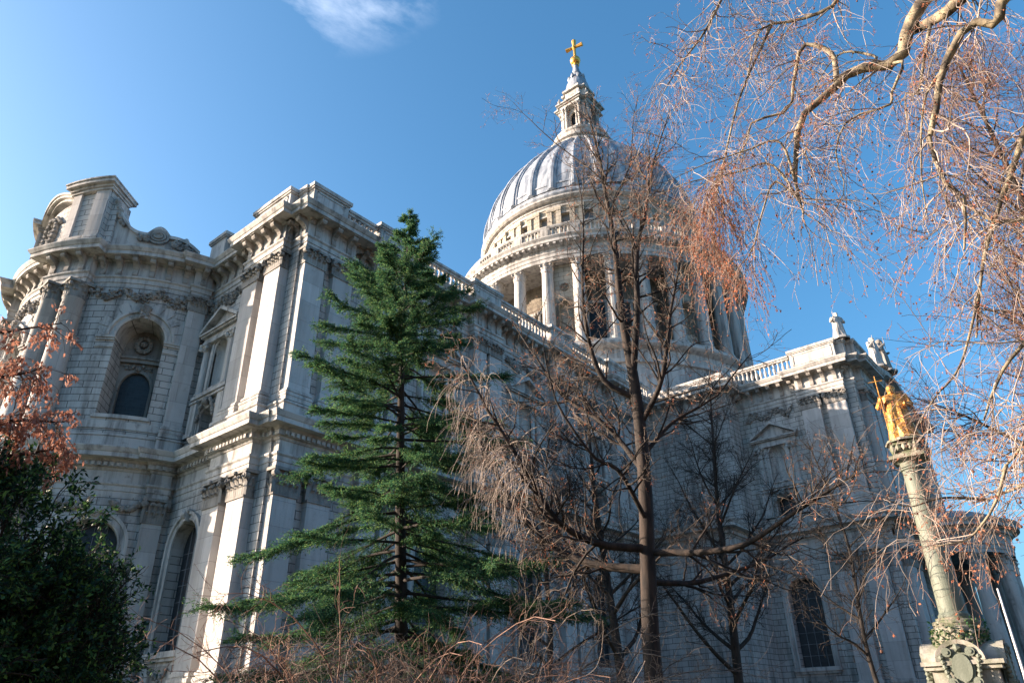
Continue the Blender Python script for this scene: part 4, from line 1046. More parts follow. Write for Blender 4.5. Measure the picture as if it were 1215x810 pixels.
# ================================================================== TREES
RG = np.random.default_rng(11)
def at(px, py, D):
    d = CF + CR * (px - 607.5) / FPX - CU * (py - 405) / FPX
    return CAM + d * D / math.hypot(d[0], d[1])
def nrm(v): return v / np.maximum(np.linalg.norm(v, axis=-1, keepdims=True), 1e-9)
def np_mesh(name, V, F4, material, parent, smooth=True):
    """V (n,3), F4 (m,k) faces of one size"""
    me = bpy.data.meshes.new(name); V = V - np.array(wloc(parent)) if parent else V
    me.vertices.add(len(V)); me.vertices.foreach_set('co', V.astype(np.float32).ravel())
    k = F4.shape[1]; me.loops.add(F4.size); me.loops.foreach_set('vertex_index', F4.astype(np.int32).ravel())
    me.polygons.add(len(F4)); me.polygons.foreach_set('loop_start', np.arange(0, F4.size, k, dtype=np.int32))
    me.polygons.foreach_set('use_smooth', np.full(len(F4), smooth)); me.materials.append(material); me.update(calc_edges=True)
    o = bpy.data.objects.new(name, me); C.objects.link(o)
    if parent: o.parent = parent
    return o
def tube_geo(groups):
    Vs, Fs, off = [], [], 0
    for P, R, k in groups:
        B, N, _ = P.shape; T = np.gradient(P, axis=1); T = nrm(T)
        ref = np.where(np.abs(T[:, :1, 2:3]) > .8, np.array([[[1., 0, 0]]]), np.array([[[0, 0, 1.]]])); ref = np.broadcast_to(ref, T.shape)
        U = nrm(np.cross(T, ref)); W = np.cross(T, U); a = np.arange(k) * 2 * np.pi / k
        ring = U[:, :, None, :] * np.cos(a)[None, None, :, None] + W[:, :, None, :] * np.sin(a)[None, None, :, None]
        V = P[:, :, None, :] + ring * R[:, :, None, None]; Vs.append(V.reshape(-1, 3))
        i = np.arange(N - 1)[:, None]; j = np.arange(k)[None, :]
        f = np.stack([i * k + j, i * k + (j + 1) % k, (i + 1) * k + (j + 1) % k, (i + 1) * k + j], -1).reshape(-1, 4)
        Fs.append((f[None] + (np.arange(B) * N * k)[:, None, None]).reshape(-1, 4) + off); off += B * N * k
    return np.concatenate(Vs), np.concatenate(Fs)
def tubes(name, groups, material, parent):
    V, F = tube_geo(groups); return np_mesh(name, V, F, material, parent)
def poly(pts, r0, r1, n=14, wob=.0):
    """smooth a list of 3-D points to n samples; returns (1,n,3),(1,n)"""
    P = np.array(pts, float); t = np.linspace(0, len(P) - 1, n); i = np.clip(t.astype(int), 0, len(P) - 2); f = (t - i)[:, None]
    a = P[np.maximum(i - 1, 0)]; b = P[i]; c = P[i + 1]; d = P[np.minimum(i + 2, len(P) - 1)]
    Q = .5 * (2 * b + (c - a) * f + (2 * a - 5 * b + 4 * c - d) * f ** 2 + (3 * b - a - 3 * c + d) * f ** 3)
    if wob: Q = Q + np.cumsum(RG.normal(0, wob, Q.shape), 0) * np.linspace(0, 1, n)[:, None]
    return Q[None], np.linspace(r0, r1, n)[None]
def grow(par, count, len_, ang, n=6, trop=(0, 0, 0), wig=.15, t0=.15, t1=1., r=(.6, .01), rmax=.05, lenr=None, tp=1.0):
    """children off a set of parent branches [(P, R), ...]"""
    Ps = []; Rs = []; Ts = []
    Ls = []
    for P, R in par:
        L = np.linalg.norm(np.diff(P, axis=1), axis=2).sum(1); Ls.append(L)
    w = np.concatenate(Ls); gi = np.concatenate([np.full(len(L), k) for k, L in enumerate(Ls)]); bi = np.concatenate([np.arange(len(L)) for L in Ls])
    pick = RG.choice(len(w), count, p=w / w.sum()); D = np.empty((count, 3)); X = np.empty((count, 3)); RR = np.empty(count); PL = w[pick]; tt = t0 + (t1 - t0) * RG.random(count) ** tp
    for g, (P, R) in enumerate(par):
        m_ = gi[pick] == g
        if not m_.any(): continue
        b = bi[pick][m_]; N = P.shape[1]; s = tt[m_] * (N - 1); i = np.clip(s.astype(int), 0, N - 2); f = (s - i)[:, None]
        X[m_] = P[b, i] * (1 - f) + P[b, i + 1] * f; D[m_] = nrm(P[b, i + 1] - P[b, i]); RR[m_] = R[b, i] * (1 - f[:, 0]) + R[b, i + 1] * f[:, 0]
    q = nrm(np.cross(D, nrm(RG.normal(size=(count, 3))))); th = np.radians(RG.uniform(ang[0], ang[1], count))[:, None]
    d = nrm(D * np.cos(th) + q * np.sin(th)); L = RG.uniform(len_[0], len_[1], count) * (1.1 - .5 * tt)
    step = (L / (n - 1))[:, None]; P = np.empty((count, n, 3)); P[:, 0] = X; tr = np.array(trop, float)
    for k in range(1, n):
        d = nrm(d + RG.normal(0, wig, (count, 3)) + tr); P[:, k] = P[:, k - 1] + d * step
    r0 = np.minimum(RR * r[0], rmax); R = r0[:, None] * np.linspace(1, 0, n)[None] + np.minimum(r[1], r0 * .8)[:, None] * np.linspace(0, 1, n)[None] if False else r0[:, None] * np.linspace(1, 0, n)[None] + np.minimum(r[1], r0)[:, None] * np.linspace(0, 1, n)[None]
    return P, R
def cards(X, D, Nn, L, Wd, fold=True):
    """leaf-shaped quads: base, side, tip, side"""
    S_ = nrm(np.cross(D, Nn)); L = L[:, None]; Wd = Wd[:, None]
    V = np.stack([X, X + D * L * .45 + S_ * Wd, X + D * L, X + D * L * .45 - S_ * Wd], 1).reshape(-1, 3)
    F = np.arange(len(X) * 4).reshape(-1, 4); return V, F
def leaves_on(br, count, L, Wd, spread=.03, along=.7, droop=0.0, t0=.2):
    P = np.concatenate([p.reshape(p.shape[0], -1, 3) for p, _ in br]) if len({p.shape[1] for p, _ in br}) == 1 else br[-1][0]
    B, N, _ = P.shape; b = RG.integers(0, B, count); s = (t0 + (1 - t0) * RG.random(count)) * (N - 1); i = np.clip(s.astype(int), 0, N - 2); f = (s - i)[:, None]
    X = P[b, i] * (1 - f) + P[b, i + 1] * f + RG.normal(0, spread, (count, 3)); T = nrm(P[b, i + 1] - P[b, i])
    D = nrm(T * along + RG.normal(0, 1, (count, 3)) * (1 - along * .6) + np.array([0, 0, -droop])); Nn = nrm(RG.normal(size=(count, 3)) + np.array([0, 0, .8]))
    return cards(X, D, Nn, RG.uniform(L[0], L[1], count), RG.uniform(Wd[0], Wd[1], count))
def tree(name, base, label, group=None): return empty(name, tuple(base), label, 'tree', group)
def ground_pt(p): return np.array([p[0], p[1], 0.0])

# ---- 1. bare tree in the middle
def A(*q): return [at(*p) for p in q]
b0 = at(775, 800, 17); tb = ground_pt(b0)
T1 = tree('bare_tree', tb, 'tall leafless tree with a straight dark trunk rising in front of the dome, warm twigs')
trunk = poly([tb] + A((775, 800, 17), (769, 690, 17), (765, 580, 17), (757, 490, 17), (750, 440, 17)), .21, .13, 18, .004)
def limbset(specs, wob=.02): return [poly(A(*pts), r0, r1, 16, wob) for pts, r0, r1 in specs]
main = limbset([
    (((751, 445, 17), (738, 370, 17.1), (731, 300, 17.2), (722, 235, 17.3), (713, 175, 17.3), (700, 128, 17.4)), .13, .012),
    (((751, 442, 17), (756, 370, 16.8), (757, 300, 16.7), (770, 240, 16.7), (780, 190, 16.8), (800, 130, 17)), .10, .01),
    (((750, 470, 17), (716, 452, 16.8), (698, 405, 16.6), (690, 340, 16.5), (692, 260, 16.5), (684, 200, 16.6)), .085, .01),
    (((762, 500, 17), (785, 450, 16.6), (795, 380, 16.4), (809, 310, 16.2), (818, 250, 16.2)), .075, .01),
    (((766, 650, 17), (710, 645, 16.4), (660, 618, 15.8), (628, 565, 15.4), (600, 520, 15.2), (572, 478, 15.1), (545, 430, 15)), .10, .016),
    (((768, 675, 17), (700, 668, 17.5), (650, 640, 18), (610, 590, 18.4), (575, 526, 18.6), (560, 480, 19)), .11, .02),
    (((770, 655, 17), (830, 655, 16.5), (885, 645, 16), (935, 612, 15.6), (975, 588, 15.3), (1018, 563, 15.1)), .085, .016),
    (((771, 690, 17), (830, 690, 17.8), (900, 668, 18.6), (960, 640, 19.2)), .08, .015),
    (((764, 560, 17), (720, 505, 17.5), (670, 470, 18), (630, 420, 18.3), (600, 380, 18.6)), .075, .012),
    (((763, 540, 17), (800, 500, 17.6), (850, 470, 18), (890, 420, 18.4)), .06, .012),
    (((768, 620, 17), (735, 560, 16), (700, 540, 15.4), (655, 470, 15), (640, 400, 14.9)), .06, .012),
    (((726, 225, 17.3), (700, 200, 17), (652, 163, 16.8), (612, 124, 16.7)), .03, .006),
    (((724, 250, 17.3), (745, 200, 17.6), (752, 150, 17.8), (760, 110, 18)), .03, .006)])
tubes('trunk', [(trunk[0], trunk[1], 14)], BARK, T1)
for P, R in main: tubes('limb', [(P, R, 9)], BARK, T1)
l2 = grow(main, 390, (.7, 2.3), (25, 75), 8, (0, 0, .07), .16, .12, 1., (.5, .007), .035)
l3 = grow([l2, main[0], main[1], main[4], main[5]], 1700, (.35, 1.1), (25, 75), 6, (0, 0, .02), .22, .1, 1., (.6, .0038), .009)
l4 = grow([l3], 5600, (.12, .5), (25, 80), 4, (0, 0, -.05), .3, .1, 1., (.8, .003), .005)
tubes('branchwork', [(*l2, 6)], BARK, T1)['kind'] = 'stuff'; tubes('twigs', [(*l3, 4), (*l4, 3)], TWIG, T1)['kind'] = 'stuff'
# tufts of russet dead catkins gathered on the sunlit upper stems
V, F = leaves_on([l4], 5000, (.04, .10), (.006, .012), .02, .3, .8); np_mesh('catkins', V, F, BUDM, T1)['kind'] = 'stuff'
# weeping shoots off the low left limb
wp_ = grow([main[4], main[5]], 120, (.5, 1.5), (20, 80), 8, (0, 0, -.25), .12, .45, 1., (.5, .006), .02)
wq = grow([wp_], 560, (.5, 1.6), (15, 60), 8, (-.02, .01, -.30), .14, .1, 1., (.7, .003), .0055)
tubes('weeping_shoots', [(*wp_, 5), (*wq, 3)], TWIG_P, T1)['kind'] = 'stuff'

# ---- 2. conifer
cb = at(476, 800, 22); cb0 = ground_pt(cb)
T2 = tree('conifer_tree', cb0, 'narrow dark green conifer with layered boughs standing before the corner of the cathedral')
ctop = at(487, 249, 22); H = ctop[2]
tr = poly([cb0, cb, at(475, 560, 22), at(478, 400, 22), ctop], .26, .02, 22); tubes('trunk', [(tr[0], tr[1], 12)], BARK_D, T2)
def caxis(z):
    P = tr[0][0]; return np.array([np.interp(z, P[:, 2], P[:, 0]), np.interp(z, P[:, 2], P[:, 1]), z])
BP = []; BR = []; nb = 250
for i in range(nb):
    z = 1.2 + (H - 1.35) * ((i + RG.random()) / nb) ** .93; L = np.interp(z, [1, 4, 8, 12, 15.5, 17, H], [4.9, 4.6, 3.7, 2.85, 1.75, .62, .06]) * RG.uniform(.5, 1.25)
    az = i * 2.399 + RG.normal(0, .4); d = np.array([math.cos(az), math.sin(az), np.interp(z, [0, 10, H], [-.22, -.02, .55]) + RG.normal(0, .12)]); p = caxis(z); pts = [p]
    up = RG.uniform(.03, .09)
    for k in range(9): d = d / np.linalg.norm(d); p = p + d * L / 9; d = d + np.array([0, 0, up if k > 4 else -.03]) + RG.normal(0, .05, 3); pts.append(p)
    BP.append(pts); BR.append(np.linspace(.012 + L * .009, .006, 10))
BP = np.array(BP); BR = np.array(BR); tubes('boughs', [(BP, BR, 6)], BARK_D, T2)
# flat sprays both sides of every bough
cnt = 15500; w_ = np.linalg.norm(BP[:, -1] - BP[:, 0], axis=1); pk = RG.choice(nb, cnt, p=w_ / w_.sum()); t_ = .22 + .78 * RG.random(cnt) ** .8; s = t_ * 9; i = np.clip(s.astype(int), 0, 8); f = (s - i)[:, None]
X = BP[pk, i] * (1 - f) + BP[pk, i + 1] * f; T = nrm(BP[pk, i + 1] - BP[pk, i]); side = nrm(np.cross(T, [0, 0, 1.])) * np.where(RG.random(cnt) < .5, -1, 1)[:, None]
d = nrm(T * .9 + side * RG.uniform(.4, 1.0, (cnt, 1)) + RG.normal(0, .16, (cnt, 3)) + np.array([0, 0, -.05])); L = (.22 + .2 * w_[pk]) * RG.uniform(.6, 1.15, cnt) * (1.25 - t_ * .75)
sp = np.empty((cnt, 5, 3)); sp[:, 0] = X
for k in range(1, 5): d = nrm(d + RG.normal(0, .08, (cnt, 3)) + np.array([0, 0, -.045])); sp[:, k] = sp[:, k - 1] + d * (L / 4)[:, None]
tubes('sprays', [(sp, np.full((cnt, 5), .006) * np.linspace(1, .5, 5), 3)], BARK_D, T2)['kind'] = 'stuff'
V, F = leaves_on([(sp, None)], 540000, (.05, .12), (.008, .015), .025, .75, .1, .0); V1, F1 = leaves_on([(BP[:, 3:], None)], 20000, (.05, .11), (.008, .014), .03, .7)
np_mesh('foliage', np.concatenate([V, V1]), np.concatenate([F, F1 + len(V)]), NEEDLE, T2, False)

# ---- 3. dark evergreen at the lower left
def bush(T, center, radii, nl, nleaf, L, Wd, mat_l, mat_b, base, seedfrac=.5):
    st = []
    for i in range(nl):
        u = RG.normal(size=3); u /= np.linalg.norm(u); u[2] = abs(u[2]) * 1.1 - .25; tip = center + u * radii * RG.uniform(.65, 1.0); mid = base * .35 + center * .35 + tip * .3 + RG.normal(0, .15, 3)
        st.append(poly([base + RG.normal(0, .12, 3) * [1, 1, 0], mid, tip], .045, .01, 10))
    tubes('stems', [(np.concatenate([p for p, _ in st]), np.concatenate([r for _, r in st]), 6)], mat_b, T)
    a = grow(st, 900, (.4, 1.1), (20, 70), 6, (0, 0, .06), .15, .35, 1., (.6, .005), .012); b = grow([a], 4200, (.2, .55), (20, 70), 6, (0, 0, .03), .2, .15, 1., (.7, .003), .005)
    tubes('twigs', [(*a, 4), (*b, 3)], mat_b, T)['kind'] = 'stuff'
    V, F = leaves_on([b], nleaf, L, Wd, .02, .5); np_mesh('foliage', V, F, mat_l, T, False)
ec = at(-112, 765, 9.5); eb = ground_pt(ec)
T3 = tree('evergreen_bush', eb, 'dense dark glossy evergreen filling the lower left corner before the apse')
bush(T3, ec + np.array([0, 0, .1]), np.array([1.4, 1.4, 2.35]), 60, 120000, (.045, .085), (.010, .017), YEWLEAF, BARK_D, eb)
ec2 = at(36, 785, 9.8)
bush(T3, ec2, np.array([.75, .75, 1.35]), 26, 50000, (.045, .085), (.010, .017), YEWLEAF, BARK_D, ground_pt(ec2))

# ---- 4. rust-leaved branches from the left
rb = ground_pt(at(-900, 700, 9)); T4 = tree('rusty_leaved_tree', rb, 'branch tips hung with drooping rust brown dead leaves at the left edge of the photo')
rt = poly([rb, rb + [0, 0, 3.0], rb + [.1, -.2, 5.5], rb + [.2, -.3, 8.5]], .16, .05, 14); tubes('trunk', [(rt[0], rt[1], 10)], BARK, T4)
rl = [poly([rt[0][0][k]] + A(*p), r0, .006, 14, .01) for k, p, r0 in ((7, ((-260, 470, 9), (-60, 452, 9), (0, 447, 9), (48, 437, 9)), .05), (5, ((-260, 520, 9.1), (-60, 500, 9.1), (20, 497, 9), (80, 500, 9)), .05), (9, ((-260, 400, 9), (-80, 400, 9), (0, 395, 9), (70, 385, 9.1)), .045), (4, ((-260, 580, 9.3), (-60, 545, 9.2), (30, 535, 9.2), (70, 530, 9.2)), .04))]
for P, R in rl: tubes('limb', [(P, R, 6)], BARK, T4)
ra = grow(rl, 110, (.2, .6), (20, 80), 6, (0, 0, -.12), .15, .55, 1., (.7, .003), .008); rb_ = grow([ra], 420, (.12, .35), (15, 60), 5, (0, 0, -.3), .15, .1, 1., (.8, .002), .004)
tubes('twigs', [(*ra, 4), (*rb_, 3)], TWIG, T4)['kind'] = 'stuff'
V, F = leaves_on([rb_], 2100, (.035, .085), (.010, .022), .02, .15, 2.4); np_mesh('foliage', V, F, RUSTLEAF, T4, False)

# ---- 5. plane tree leaning in from the right
pb = ground_pt(at(1900, 400, 10.5)); T5 = tree('plane_tree', pb, 'leafless plane tree reaching in from the upper right, pale limbs, drooping twigs, seed balls')
top = at(1560, -420, 10.0); pt = poly([pb, pb * .8 + top * .2 + [0, 0, -.2], pb * .35 + top * .65, top], .42, .26, 16); tubes('trunk', [(pt[0], pt[1], 14)], BARK_PL, T5)
def PL(k, pts, r0, r1): return poly([pt[0][0][k]] + A(*pts), r0, r1, 22, .008)
pl_ = [
    PL(14, ((1330, -260, 10), (1180, -90, 10), (1100, -5, 10), (1078, 33, 10), (1065, 72, 10), (1013, 83, 10), (987, 107, 9.9), (950, 141, 9.8), (943, 189, 9.8), (943, 222, 9.8), (950, 258, 9.8)), .15, .014),
    PL(15, ((1320, -200, 9.6), (1200, -60, 9.6), (1141, 0, 9.7), (1113, 22, 9.8), (1078, 40, 10.2)), .12, .07),
    PL(13, ((1400, -160, 9.2), (1240, -40, 9.2), (1191, 0, 9.2), (1184, 28, 9.2), (1150, 30, 9.2), (1121, 85, 9.2), (1113, 141, 9.2), (1106, 170, 9.2), (1128, 222, 9.2), (1150, 237, 9.2), (1150, 300, 9.2)), .09, .012),
    PL(12, ((1420, -80, 10.5), (1280, 60, 10.5), (1230, 130, 10.6), (1200, 210, 10.6), (1170, 300, 10.6), (1160, 400, 10.6)), .09, .012),
    PL(10, ((1450, 60, 9.5), (1320, 200, 9.5), (1240, 250, 9.5), (1185, 262, 9.5), (1150, 242, 9.5)), .06, .012),
    PL(9, ((1450, 200, 10), (1320, 330, 10), (1250, 380, 10), (1190, 440, 10), (1165, 500, 10)), .06, .010),
    PL(8, ((1480, 330, 9), (1330, 440, 9), (1240, 500, 9), (1195, 560, 9)), .05, .010),
    PL(7, ((1480, 420, 11), (1330, 520, 11), (1250, 560, 11), (1190, 585, 11), (1150, 600, 11)), .05, .009),
    PL(15, ((1400, -420, 11), (1180, -260, 11), (1040, -130, 11), (1000, -10, 11), (954, 22, 11), (902, 37, 11), (885, 100, 11)), .08, .010),
    PL(15, ((1380, -500, 10.6), (1120, -330, 10.6), (940, -160, 10.6), (870, -30, 10.6), (839, 33, 10.6), (805, 80, 10.6), (784, 118, 10.6)), .07, .006)]
def br_(g, k, pts, r0, r1): return poly([g[0][0][k]] + A(*pts), r0, r1, 18, .006)
sub = [
    br_(pl_[0], 13, ((990, 70, 10.1), (976, 57, 10.1), (952, 55, 10.1), (943, 93, 10.1), (936, 130, 10.1), (895, 144, 10), (888, 168, 10), (876, 190, 10)), .05, .008),
    br_(pl_[0], 19, ((925, 168, 9.7), (885, 178, 9.6), (830, 196, 9.5), (790, 215, 9.5)), .022, .004),
    br_(pl_[0], 20, ((915, 195, 9.9), (872, 204, 9.9), (815, 214, 9.9), (770, 232, 10)), .022, .004),
    br_(pl_[0], 20, ((920, 215, 9.8), (905, 250, 9.8), (893, 290, 9.8), (880, 310, 9.8)), .02, .006),
    br_(pl_[0], 11, ((1040, 68, 10.5), (1005, 62, 10.5), (985, 78, 10.6), (968, 110, 10.7)), .03, .006),
    br_(pl_[0], 10, ((1072, 75, 9.9), (1058, 110, 9.9), (1054, 126, 9.9), (1006, 143, 9.9), (991, 185, 9.9), (1002, 226, 9.9), (985, 260, 9.9)), .028, .005),
    br_(pl_[1], 18, ((1098, 60, 9.7), (1090, 110, 9.7), (1075, 115, 9.7), (1080, 180, 9.6)), .03, .005),
    br_(pl_[2], 12, ((1125, 75, 9.3), (1098, 118, 9.4), (1095, 200, 9.4), (1105, 260, 9.4)), .025, .006),
    br_(pl_[8], 17, ((880, 110, 11), (862, 180, 11.2), (850, 240, 11.4), (846, 290, 11.5)), .025, .006),
    br_(pl_[3], 19, ((1140, 430, 10.4), (1110, 470, 10.2), (1090, 500, 10)), .02, .005),
    br_(pl_[7], 19, ((1120, 590, 10.5), (1080, 600, 10.2), (1050, 590, 10)), .018, .004),
    br_(pl_[6], 20, ((1180, 600, 9), (1150, 640, 9), (1110, 650, 9)), .02, .004)]
for P, R in pl_ + sub: tubes('limb', [(P, R, 10)], BARK_PL, T5)
p2 = grow(pl_ + sub, 360, (.6, 2.2), (20, 80), 10, (0, 0, -.05), .2, .42, 1., (.5, .0045), .012)
p3 = grow([p2] + sub, 1900, (.4, 1.7), (15, 80), 9, (0, 0, -.16), .16, .12, 1., (.6, .0026), .0048)
p4 = grow([p3], 5200, (.10, .45), (20, 80), 5, (0, 0, -.10), .25, .1, 1., (.8, .0022), .0035)
tubes('branchwork', [(*p2, 6)], TWIG_P, T5)['kind'] = 'stuff'; tubes('twigs', [(*p3, 4)], TWIG_P, T5)['kind'] = 'stuff'; tubes('fine_twigs', [(*p4, 3)], TWIG_R, T5)['kind'] = 'stuff'
V, F = leaves_on([p4], 9000, (.02, .045), (.007, .014), .01, .2, .9); np_mesh('withered_leaves', V, F, BUDM, T5)['kind'] = 'stuff'
# a dense curtain of dead-leaved shoots hanging before the right flank of the drum
e2 = grow([sub[8], sub[8], sub[3]], 80, (.8, 2.1), (20, 80), 9, (0, 0, -.24), .14, .5, 1., (.6, .004), .010); e3 = grow([e2], 480, (.25, .9), (15, 70), 7, (0, 0, -.24), .16, .1, 1., (.7, .003), .005)
tubes('hanging_shoots', [(*e2, 5), (*e3, 3)], TWIG_R, T5)['kind'] = 'stuff'
V, F = leaves_on([e3], 2300, (.025, .06), (.008, .016), .015, .2, 1.2); np_mesh('dead_leaves', V, F, BUDM, T5)['kind'] = 'stuff'
# seed balls on their stalks
tips = p3[0][:, -1]; k = RG.choice(len(tips), 420, replace=False); tips = tips[k]
M = MB(); blob(M, (0, 0, 0), .018); blob(M, (0, 0, 0), .0175, (1, 1, 1), .5); sb = None
near = np.argsort(np.linalg.norm(tips - CAM, axis=1))
for q, i_ in enumerate(near[:95]):
    p = tips[i_] + [0, 0, -.05]
    if sb is None: sb = M.build('seed_ball', BALLM, T5); o = sb
    else: o = part_copy(sb)
    o.location = Vector(p) - wloc(T5)
K = MB()
for i_ in near[95:]: blob(K, tips[i_] + [0, 0, -.05], .018); blob(K, tips[i_] + [0, 0, -.05], .0175, (1, 1, 1), .5)
K.build('far_seed_balls', BALLM, T5)['kind'] = 'stuff'
st = np.stack([tips, tips + [0, 0, -.04]], 1); tubes('seed_stalks', [(st, np.full((len(tips), 2), .0015), 3)], TWIG_R, T5)['kind'] = 'stuff'

# ---- 6. russet crown beyond, right edge
def bare_tree(name, base, H, spread, label, mats, nl, n3, n4, lean=(0, 0), group=None, thin=.004, r0=.2, z0=.35, fixed=None):
    T = tree(name, base, label, group); top = base + [lean[0], lean[1], H]
    tk = poly([base, base * .7 + top * .3 + RG.normal(0, .15, 3), base * .35 + top * .65 + RG.normal(0, .2, 3), top], r0, .02, 20); tubes('trunk', [(tk[0], tk[1], 10)], mats[0], T)
    lb = []
    for i in range(nl):
        t = z0 + (.97 - z0) * i / nl; k = int(t * 19); p = tk[0][0][k]; az = i * 2.4 + RG.normal(0, .3); L = spread * (1.15 - t) * RG.uniform(.7, 1.1) + .8
        d = np.array([math.cos(az), math.sin(az), .5 + .6 * t]); pts = [p]
        for j in range(5): d = d / np.linalg.norm(d); p = p + d * L / 5; d = d + RG.normal(0, .13, 3) + [0, 0, .08]; pts.append(p)
        g = poly(pts, r0 * (1 - t) * .5 + .015, .008, 12); lb.append(g); tubes('limb', [(*g, 7)], mats[0], T)
    a = grow(lb + [tk], nl * 16, (.6, 2.0), (25, 70), 7, (0, 0, .05), .16, .25, 1., (.5, thin * 1.6), .02); b = grow([a], n3, (.4, 1.2), (25, 75), 6, (0, 0, 0), .2, .1, 1., (.6, thin), .009); c = grow([b], n4, (.15, .6), (20, 75), 4, (0, 0, -.04), .25, .1, 1., (.8, thin * .8), .005)
    tubes('branchwork', [(*a, 5)], mats[0], T)['kind'] = 'stuff'; tubes('twigs', [(*b, 3), (*c, 3)], mats[1], T)['kind'] = 'stuff'; return T, c
T6, c6 = bare_tree('russet_tree', ground_pt(at(1275, 400, 19)), 17.5, 5.2, 'leafless tree with a thick haze of fine russet twigs at the right edge', (BARK, TWIG_R), 24, 3600, 10000, thin=.0045)
# ---- 7. dark bare trees in the shade of the wall
gD = 'bare trees in the shade close to the cathedral wall'
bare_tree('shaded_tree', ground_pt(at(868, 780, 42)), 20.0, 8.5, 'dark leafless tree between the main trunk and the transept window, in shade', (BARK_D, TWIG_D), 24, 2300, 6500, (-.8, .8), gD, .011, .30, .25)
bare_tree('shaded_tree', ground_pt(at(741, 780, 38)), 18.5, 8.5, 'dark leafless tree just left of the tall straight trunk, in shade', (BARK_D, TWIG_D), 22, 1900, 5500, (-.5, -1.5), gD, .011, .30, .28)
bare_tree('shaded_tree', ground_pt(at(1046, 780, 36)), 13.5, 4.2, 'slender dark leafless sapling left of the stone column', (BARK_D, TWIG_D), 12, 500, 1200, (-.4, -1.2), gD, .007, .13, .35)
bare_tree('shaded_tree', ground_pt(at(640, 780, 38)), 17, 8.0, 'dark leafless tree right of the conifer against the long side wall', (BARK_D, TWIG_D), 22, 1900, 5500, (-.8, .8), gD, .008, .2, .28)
# mossy growth and small ferns sprouting on the column's wreath
n_ = 900; a_ = RG.random(n_) * 6.28; X = np.stack([QX + .95 * np.cos(a_), QY + .95 * np.sin(a_), 4.25 + RG.normal(0, .3, n_)], 1)
V, F = cards(X, nrm(np.stack([np.cos(a_), np.sin(a_), RG.uniform(-.6, 1.0, n_)], 1) + RG.normal(0, .4, (n_, 3))), nrm(RG.normal(size=(n_, 3))), RG.uniform(.08, .2, n_), RG.uniform(.025, .05, n_)); np_mesh('mossy_growth', V, F, NEEDLE, MC, False)['kind'] = 'stuff'
# ---- 8. thicket of arching shoots at the bottom
def thicket(center, rad_, n, h, label, mats, seed_dirs=None, nsub=1500, pale=60, name='thicket_shrub'):
    T = empty(name, tuple(ground_pt(center)), label, 'shrub'); c = ground_pt(center); P = np.empty((n, 12, 3)); az = RG.random(n) * 6.28; P[:, 0] = c + np.stack([np.cos(az), np.sin(az), 0 * az], 1) * (RG.random(n) ** .5)[:, None] * rad_ * .5
    d = nrm(np.stack([np.cos(az) * .35, np.sin(az) * .35, np.ones(n)], 1) + RG.normal(0, .12, (n, 3))); L = RG.uniform(h * .75, h * 1.25, n)
    for k in range(1, 12):
        g = np.where(k > 6, -.22, -.03); d = nrm(d + RG.normal(0, .07, (n, 3)) + np.array([0, 0, g]) + .05 * np.stack([np.cos(az), np.sin(az), 0 * az], 1)); P[:, k] = P[:, k - 1] + d * (L / 11)[:, None]
    R = np.linspace(.020, .005, 12)[None] * RG.uniform(.7, 1.2, (n, 1)); tubes('stems', [(P, R, 6)], mats[0], T)
    a = grow([(P, R)], nsub, (.3, 1.2), (25, 80), 7, (0, 0, -.03), .2, .3, 1., (.6, .003), .007); b = grow([a], nsub * 3, (.15, .6), (20, 80), 5, (0, 0, -.06), .25, .1, 1., (.8, .0025), .004)
    tubes('twigs', [(*a, 4), (*b, 3)], mats[1], T)['kind'] = 'stuff'
    if pale:
        q = grow([(P, R)], pale, (.8, 1.7), (5, 40), 8, (0, 0, .18), .07, .45, .9, (.5, .004), .007); tubes('pale_shoots', [(*q, 5)], TWIG_P, T)['kind'] = 'stuff'
    return T
thicket(at(455, 800, 13.5), 2.4, 60, 4.1, 'russet arching shrub with pale upright shoots in front of the conifer foot', (TWIG_R, TWIG_R), nsub=1000, pale=46)
thicket(at(575, 800, 14.5), 2.2, 50, 4.2, 'tangled brown leafless shrub right of the conifer foot, low under the weeping limb', (TWIG, TWIG), nsub=900, pale=26)
thicket(at(680, 800, 15.5), 1.8, 36, 3.4, 'low brown leafless shrub at the foot of the tall bare trunk', (BARK, TWIG), nsub=700, pale=6)

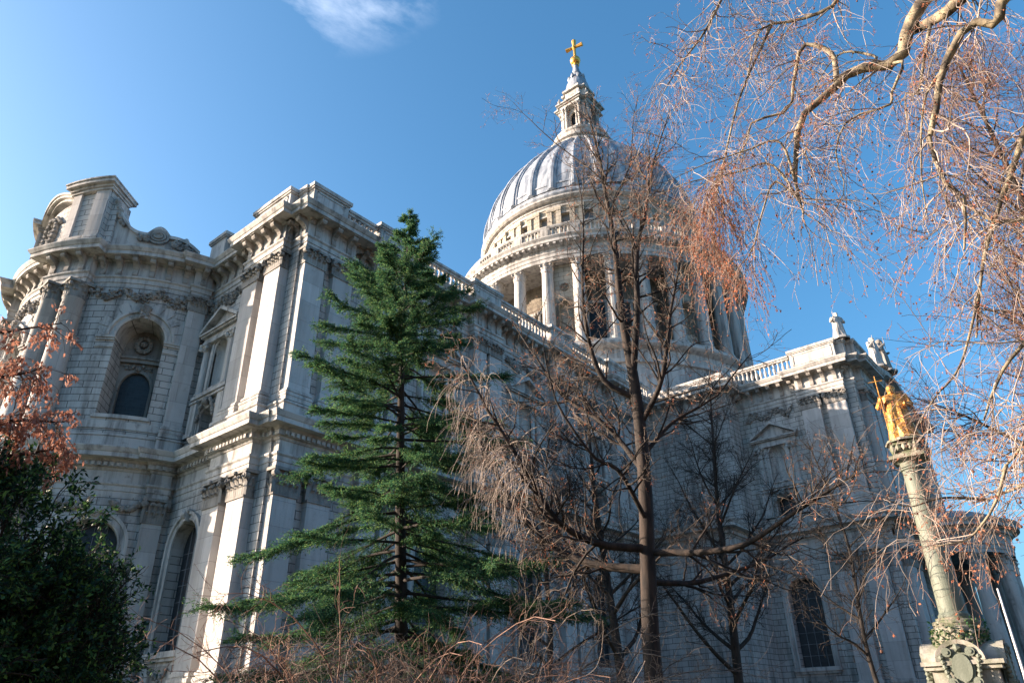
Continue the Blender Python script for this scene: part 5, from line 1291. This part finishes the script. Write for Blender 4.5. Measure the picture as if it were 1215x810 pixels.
# ---- 9. unseen evergreens added left of the view, sunward, to dapple the garden with shade
def shade_tree(x, y, h, r, label):
    b = np.array([x, y, 0.0]); T = tree('added_shade_evergreen', b, label, 'unseen evergreens added left of the view for shade'); tk = poly([b, b + [.1, 0, h * .5], b + [0, .1, h * .95]], .28, .04, 12); tubes('trunk', [(tk[0], tk[1], 10)], BARK_D, T)
    c = b + [0, 0, h * .58]; g = []
    for i in range(46):
        u = RG.normal(size=3); u /= np.linalg.norm(u); tip = c + u * np.array([r, r, h * .42]) * RG.uniform(.7, 1); k = int(np.clip((tip[2] - 1) / h * 11, 2, 10)); g.append(poly([tk[0][0][k], tk[0][0][k] * .5 + tip * .5 + [0, 0, .3], tip], .06, .015, 8))
    tubes('boughs', [(np.concatenate([p for p, _ in g]), np.concatenate([q for _, q in g]), 6)], BARK_D, T)
    a = grow(g, 1500, (.5, 1.6), (20, 75), 6, (0, 0, -.02), .15, .2, 1., (.5, .006), .02); V, F = leaves_on([a], 26000, (.16, .30), (.04, .07), .12, .4); np_mesh('foliage', V, F, YEWLEAF, T, False)
shade_tree(79.5, 21.5, 10.3, 3.6, 'tall evergreen added left of the view for shade, nearest the camera')
shade_tree(84.0, 11.0, 10.5, 4.2, 'broad evergreen added left of the view for shade, farthest from the camera')
shade_tree(74.0, 14.0, 6.5, 3.4, 'slim evergreen added left of the view for shade, nearest the apse')

# ================================================================== NEIGHBOURING BUILDINGS across the churchyard (unseen behind the viewpoint, added to block low sky)
ADDED_BRICK = stone('added_block_brick', (0.16, 0.085, 0.06), (0.07, 0.045, 0.035), (0.20, 0.11, 0.075), 0.4, (0.46, 0.15, 0.02, 0.8), 0.3)
def added_office(x0, x1, y0, y1, h, label, sides):
    T = empty('sky_blocking_office', ((x0 + x1) / 2, (y0 + y1) / 2, 0), label, 'building')
    M = MB(); boxw(M, x0, x1, y0, y1, 0, h); boxw(M, x0 - .4, x1 + .4, y0 - .4, y1 + .4, h - .8, h + .5); M.build('wall', ADDED_BRICK, T)
    pr = None
    for ax, c, a, b in sides:
        n = int((b - a) / 6.5)
        for f in range(int(h / 4.2) - 1):
            for i in range(n):
                u = a + (b - a) * (i + .5) / n; z = 1.6 + f * 4.2
                F = (lambda q, z, nn: (c + nn, q, z)) if ax == 'x' else (lambda q, z, nn: (q, c + nn, z))
                sg = -1
                M = MB(); block(M, F, u - 1.1, u + 1.1, z, z + 2.4, sg * .1, 0); W = MB(); block(W, F, u - .9, u + .9, z + .15, z + 2.25, sg * .13, 0)
                w_ = M.build('window', ST, T); W.build('pane', GLASS, w_)
added_office(30, 100, 86, 100, 24, 'unseen long red brick block behind the viewpoint to the north, added to block low sky', [('y', 86, 32, 98)])
added_office(118, 132, 30, 84, 22, 'unseen red brick block behind the viewpoint to the east, added to block low sky', [('x', 118, 32, 82)])
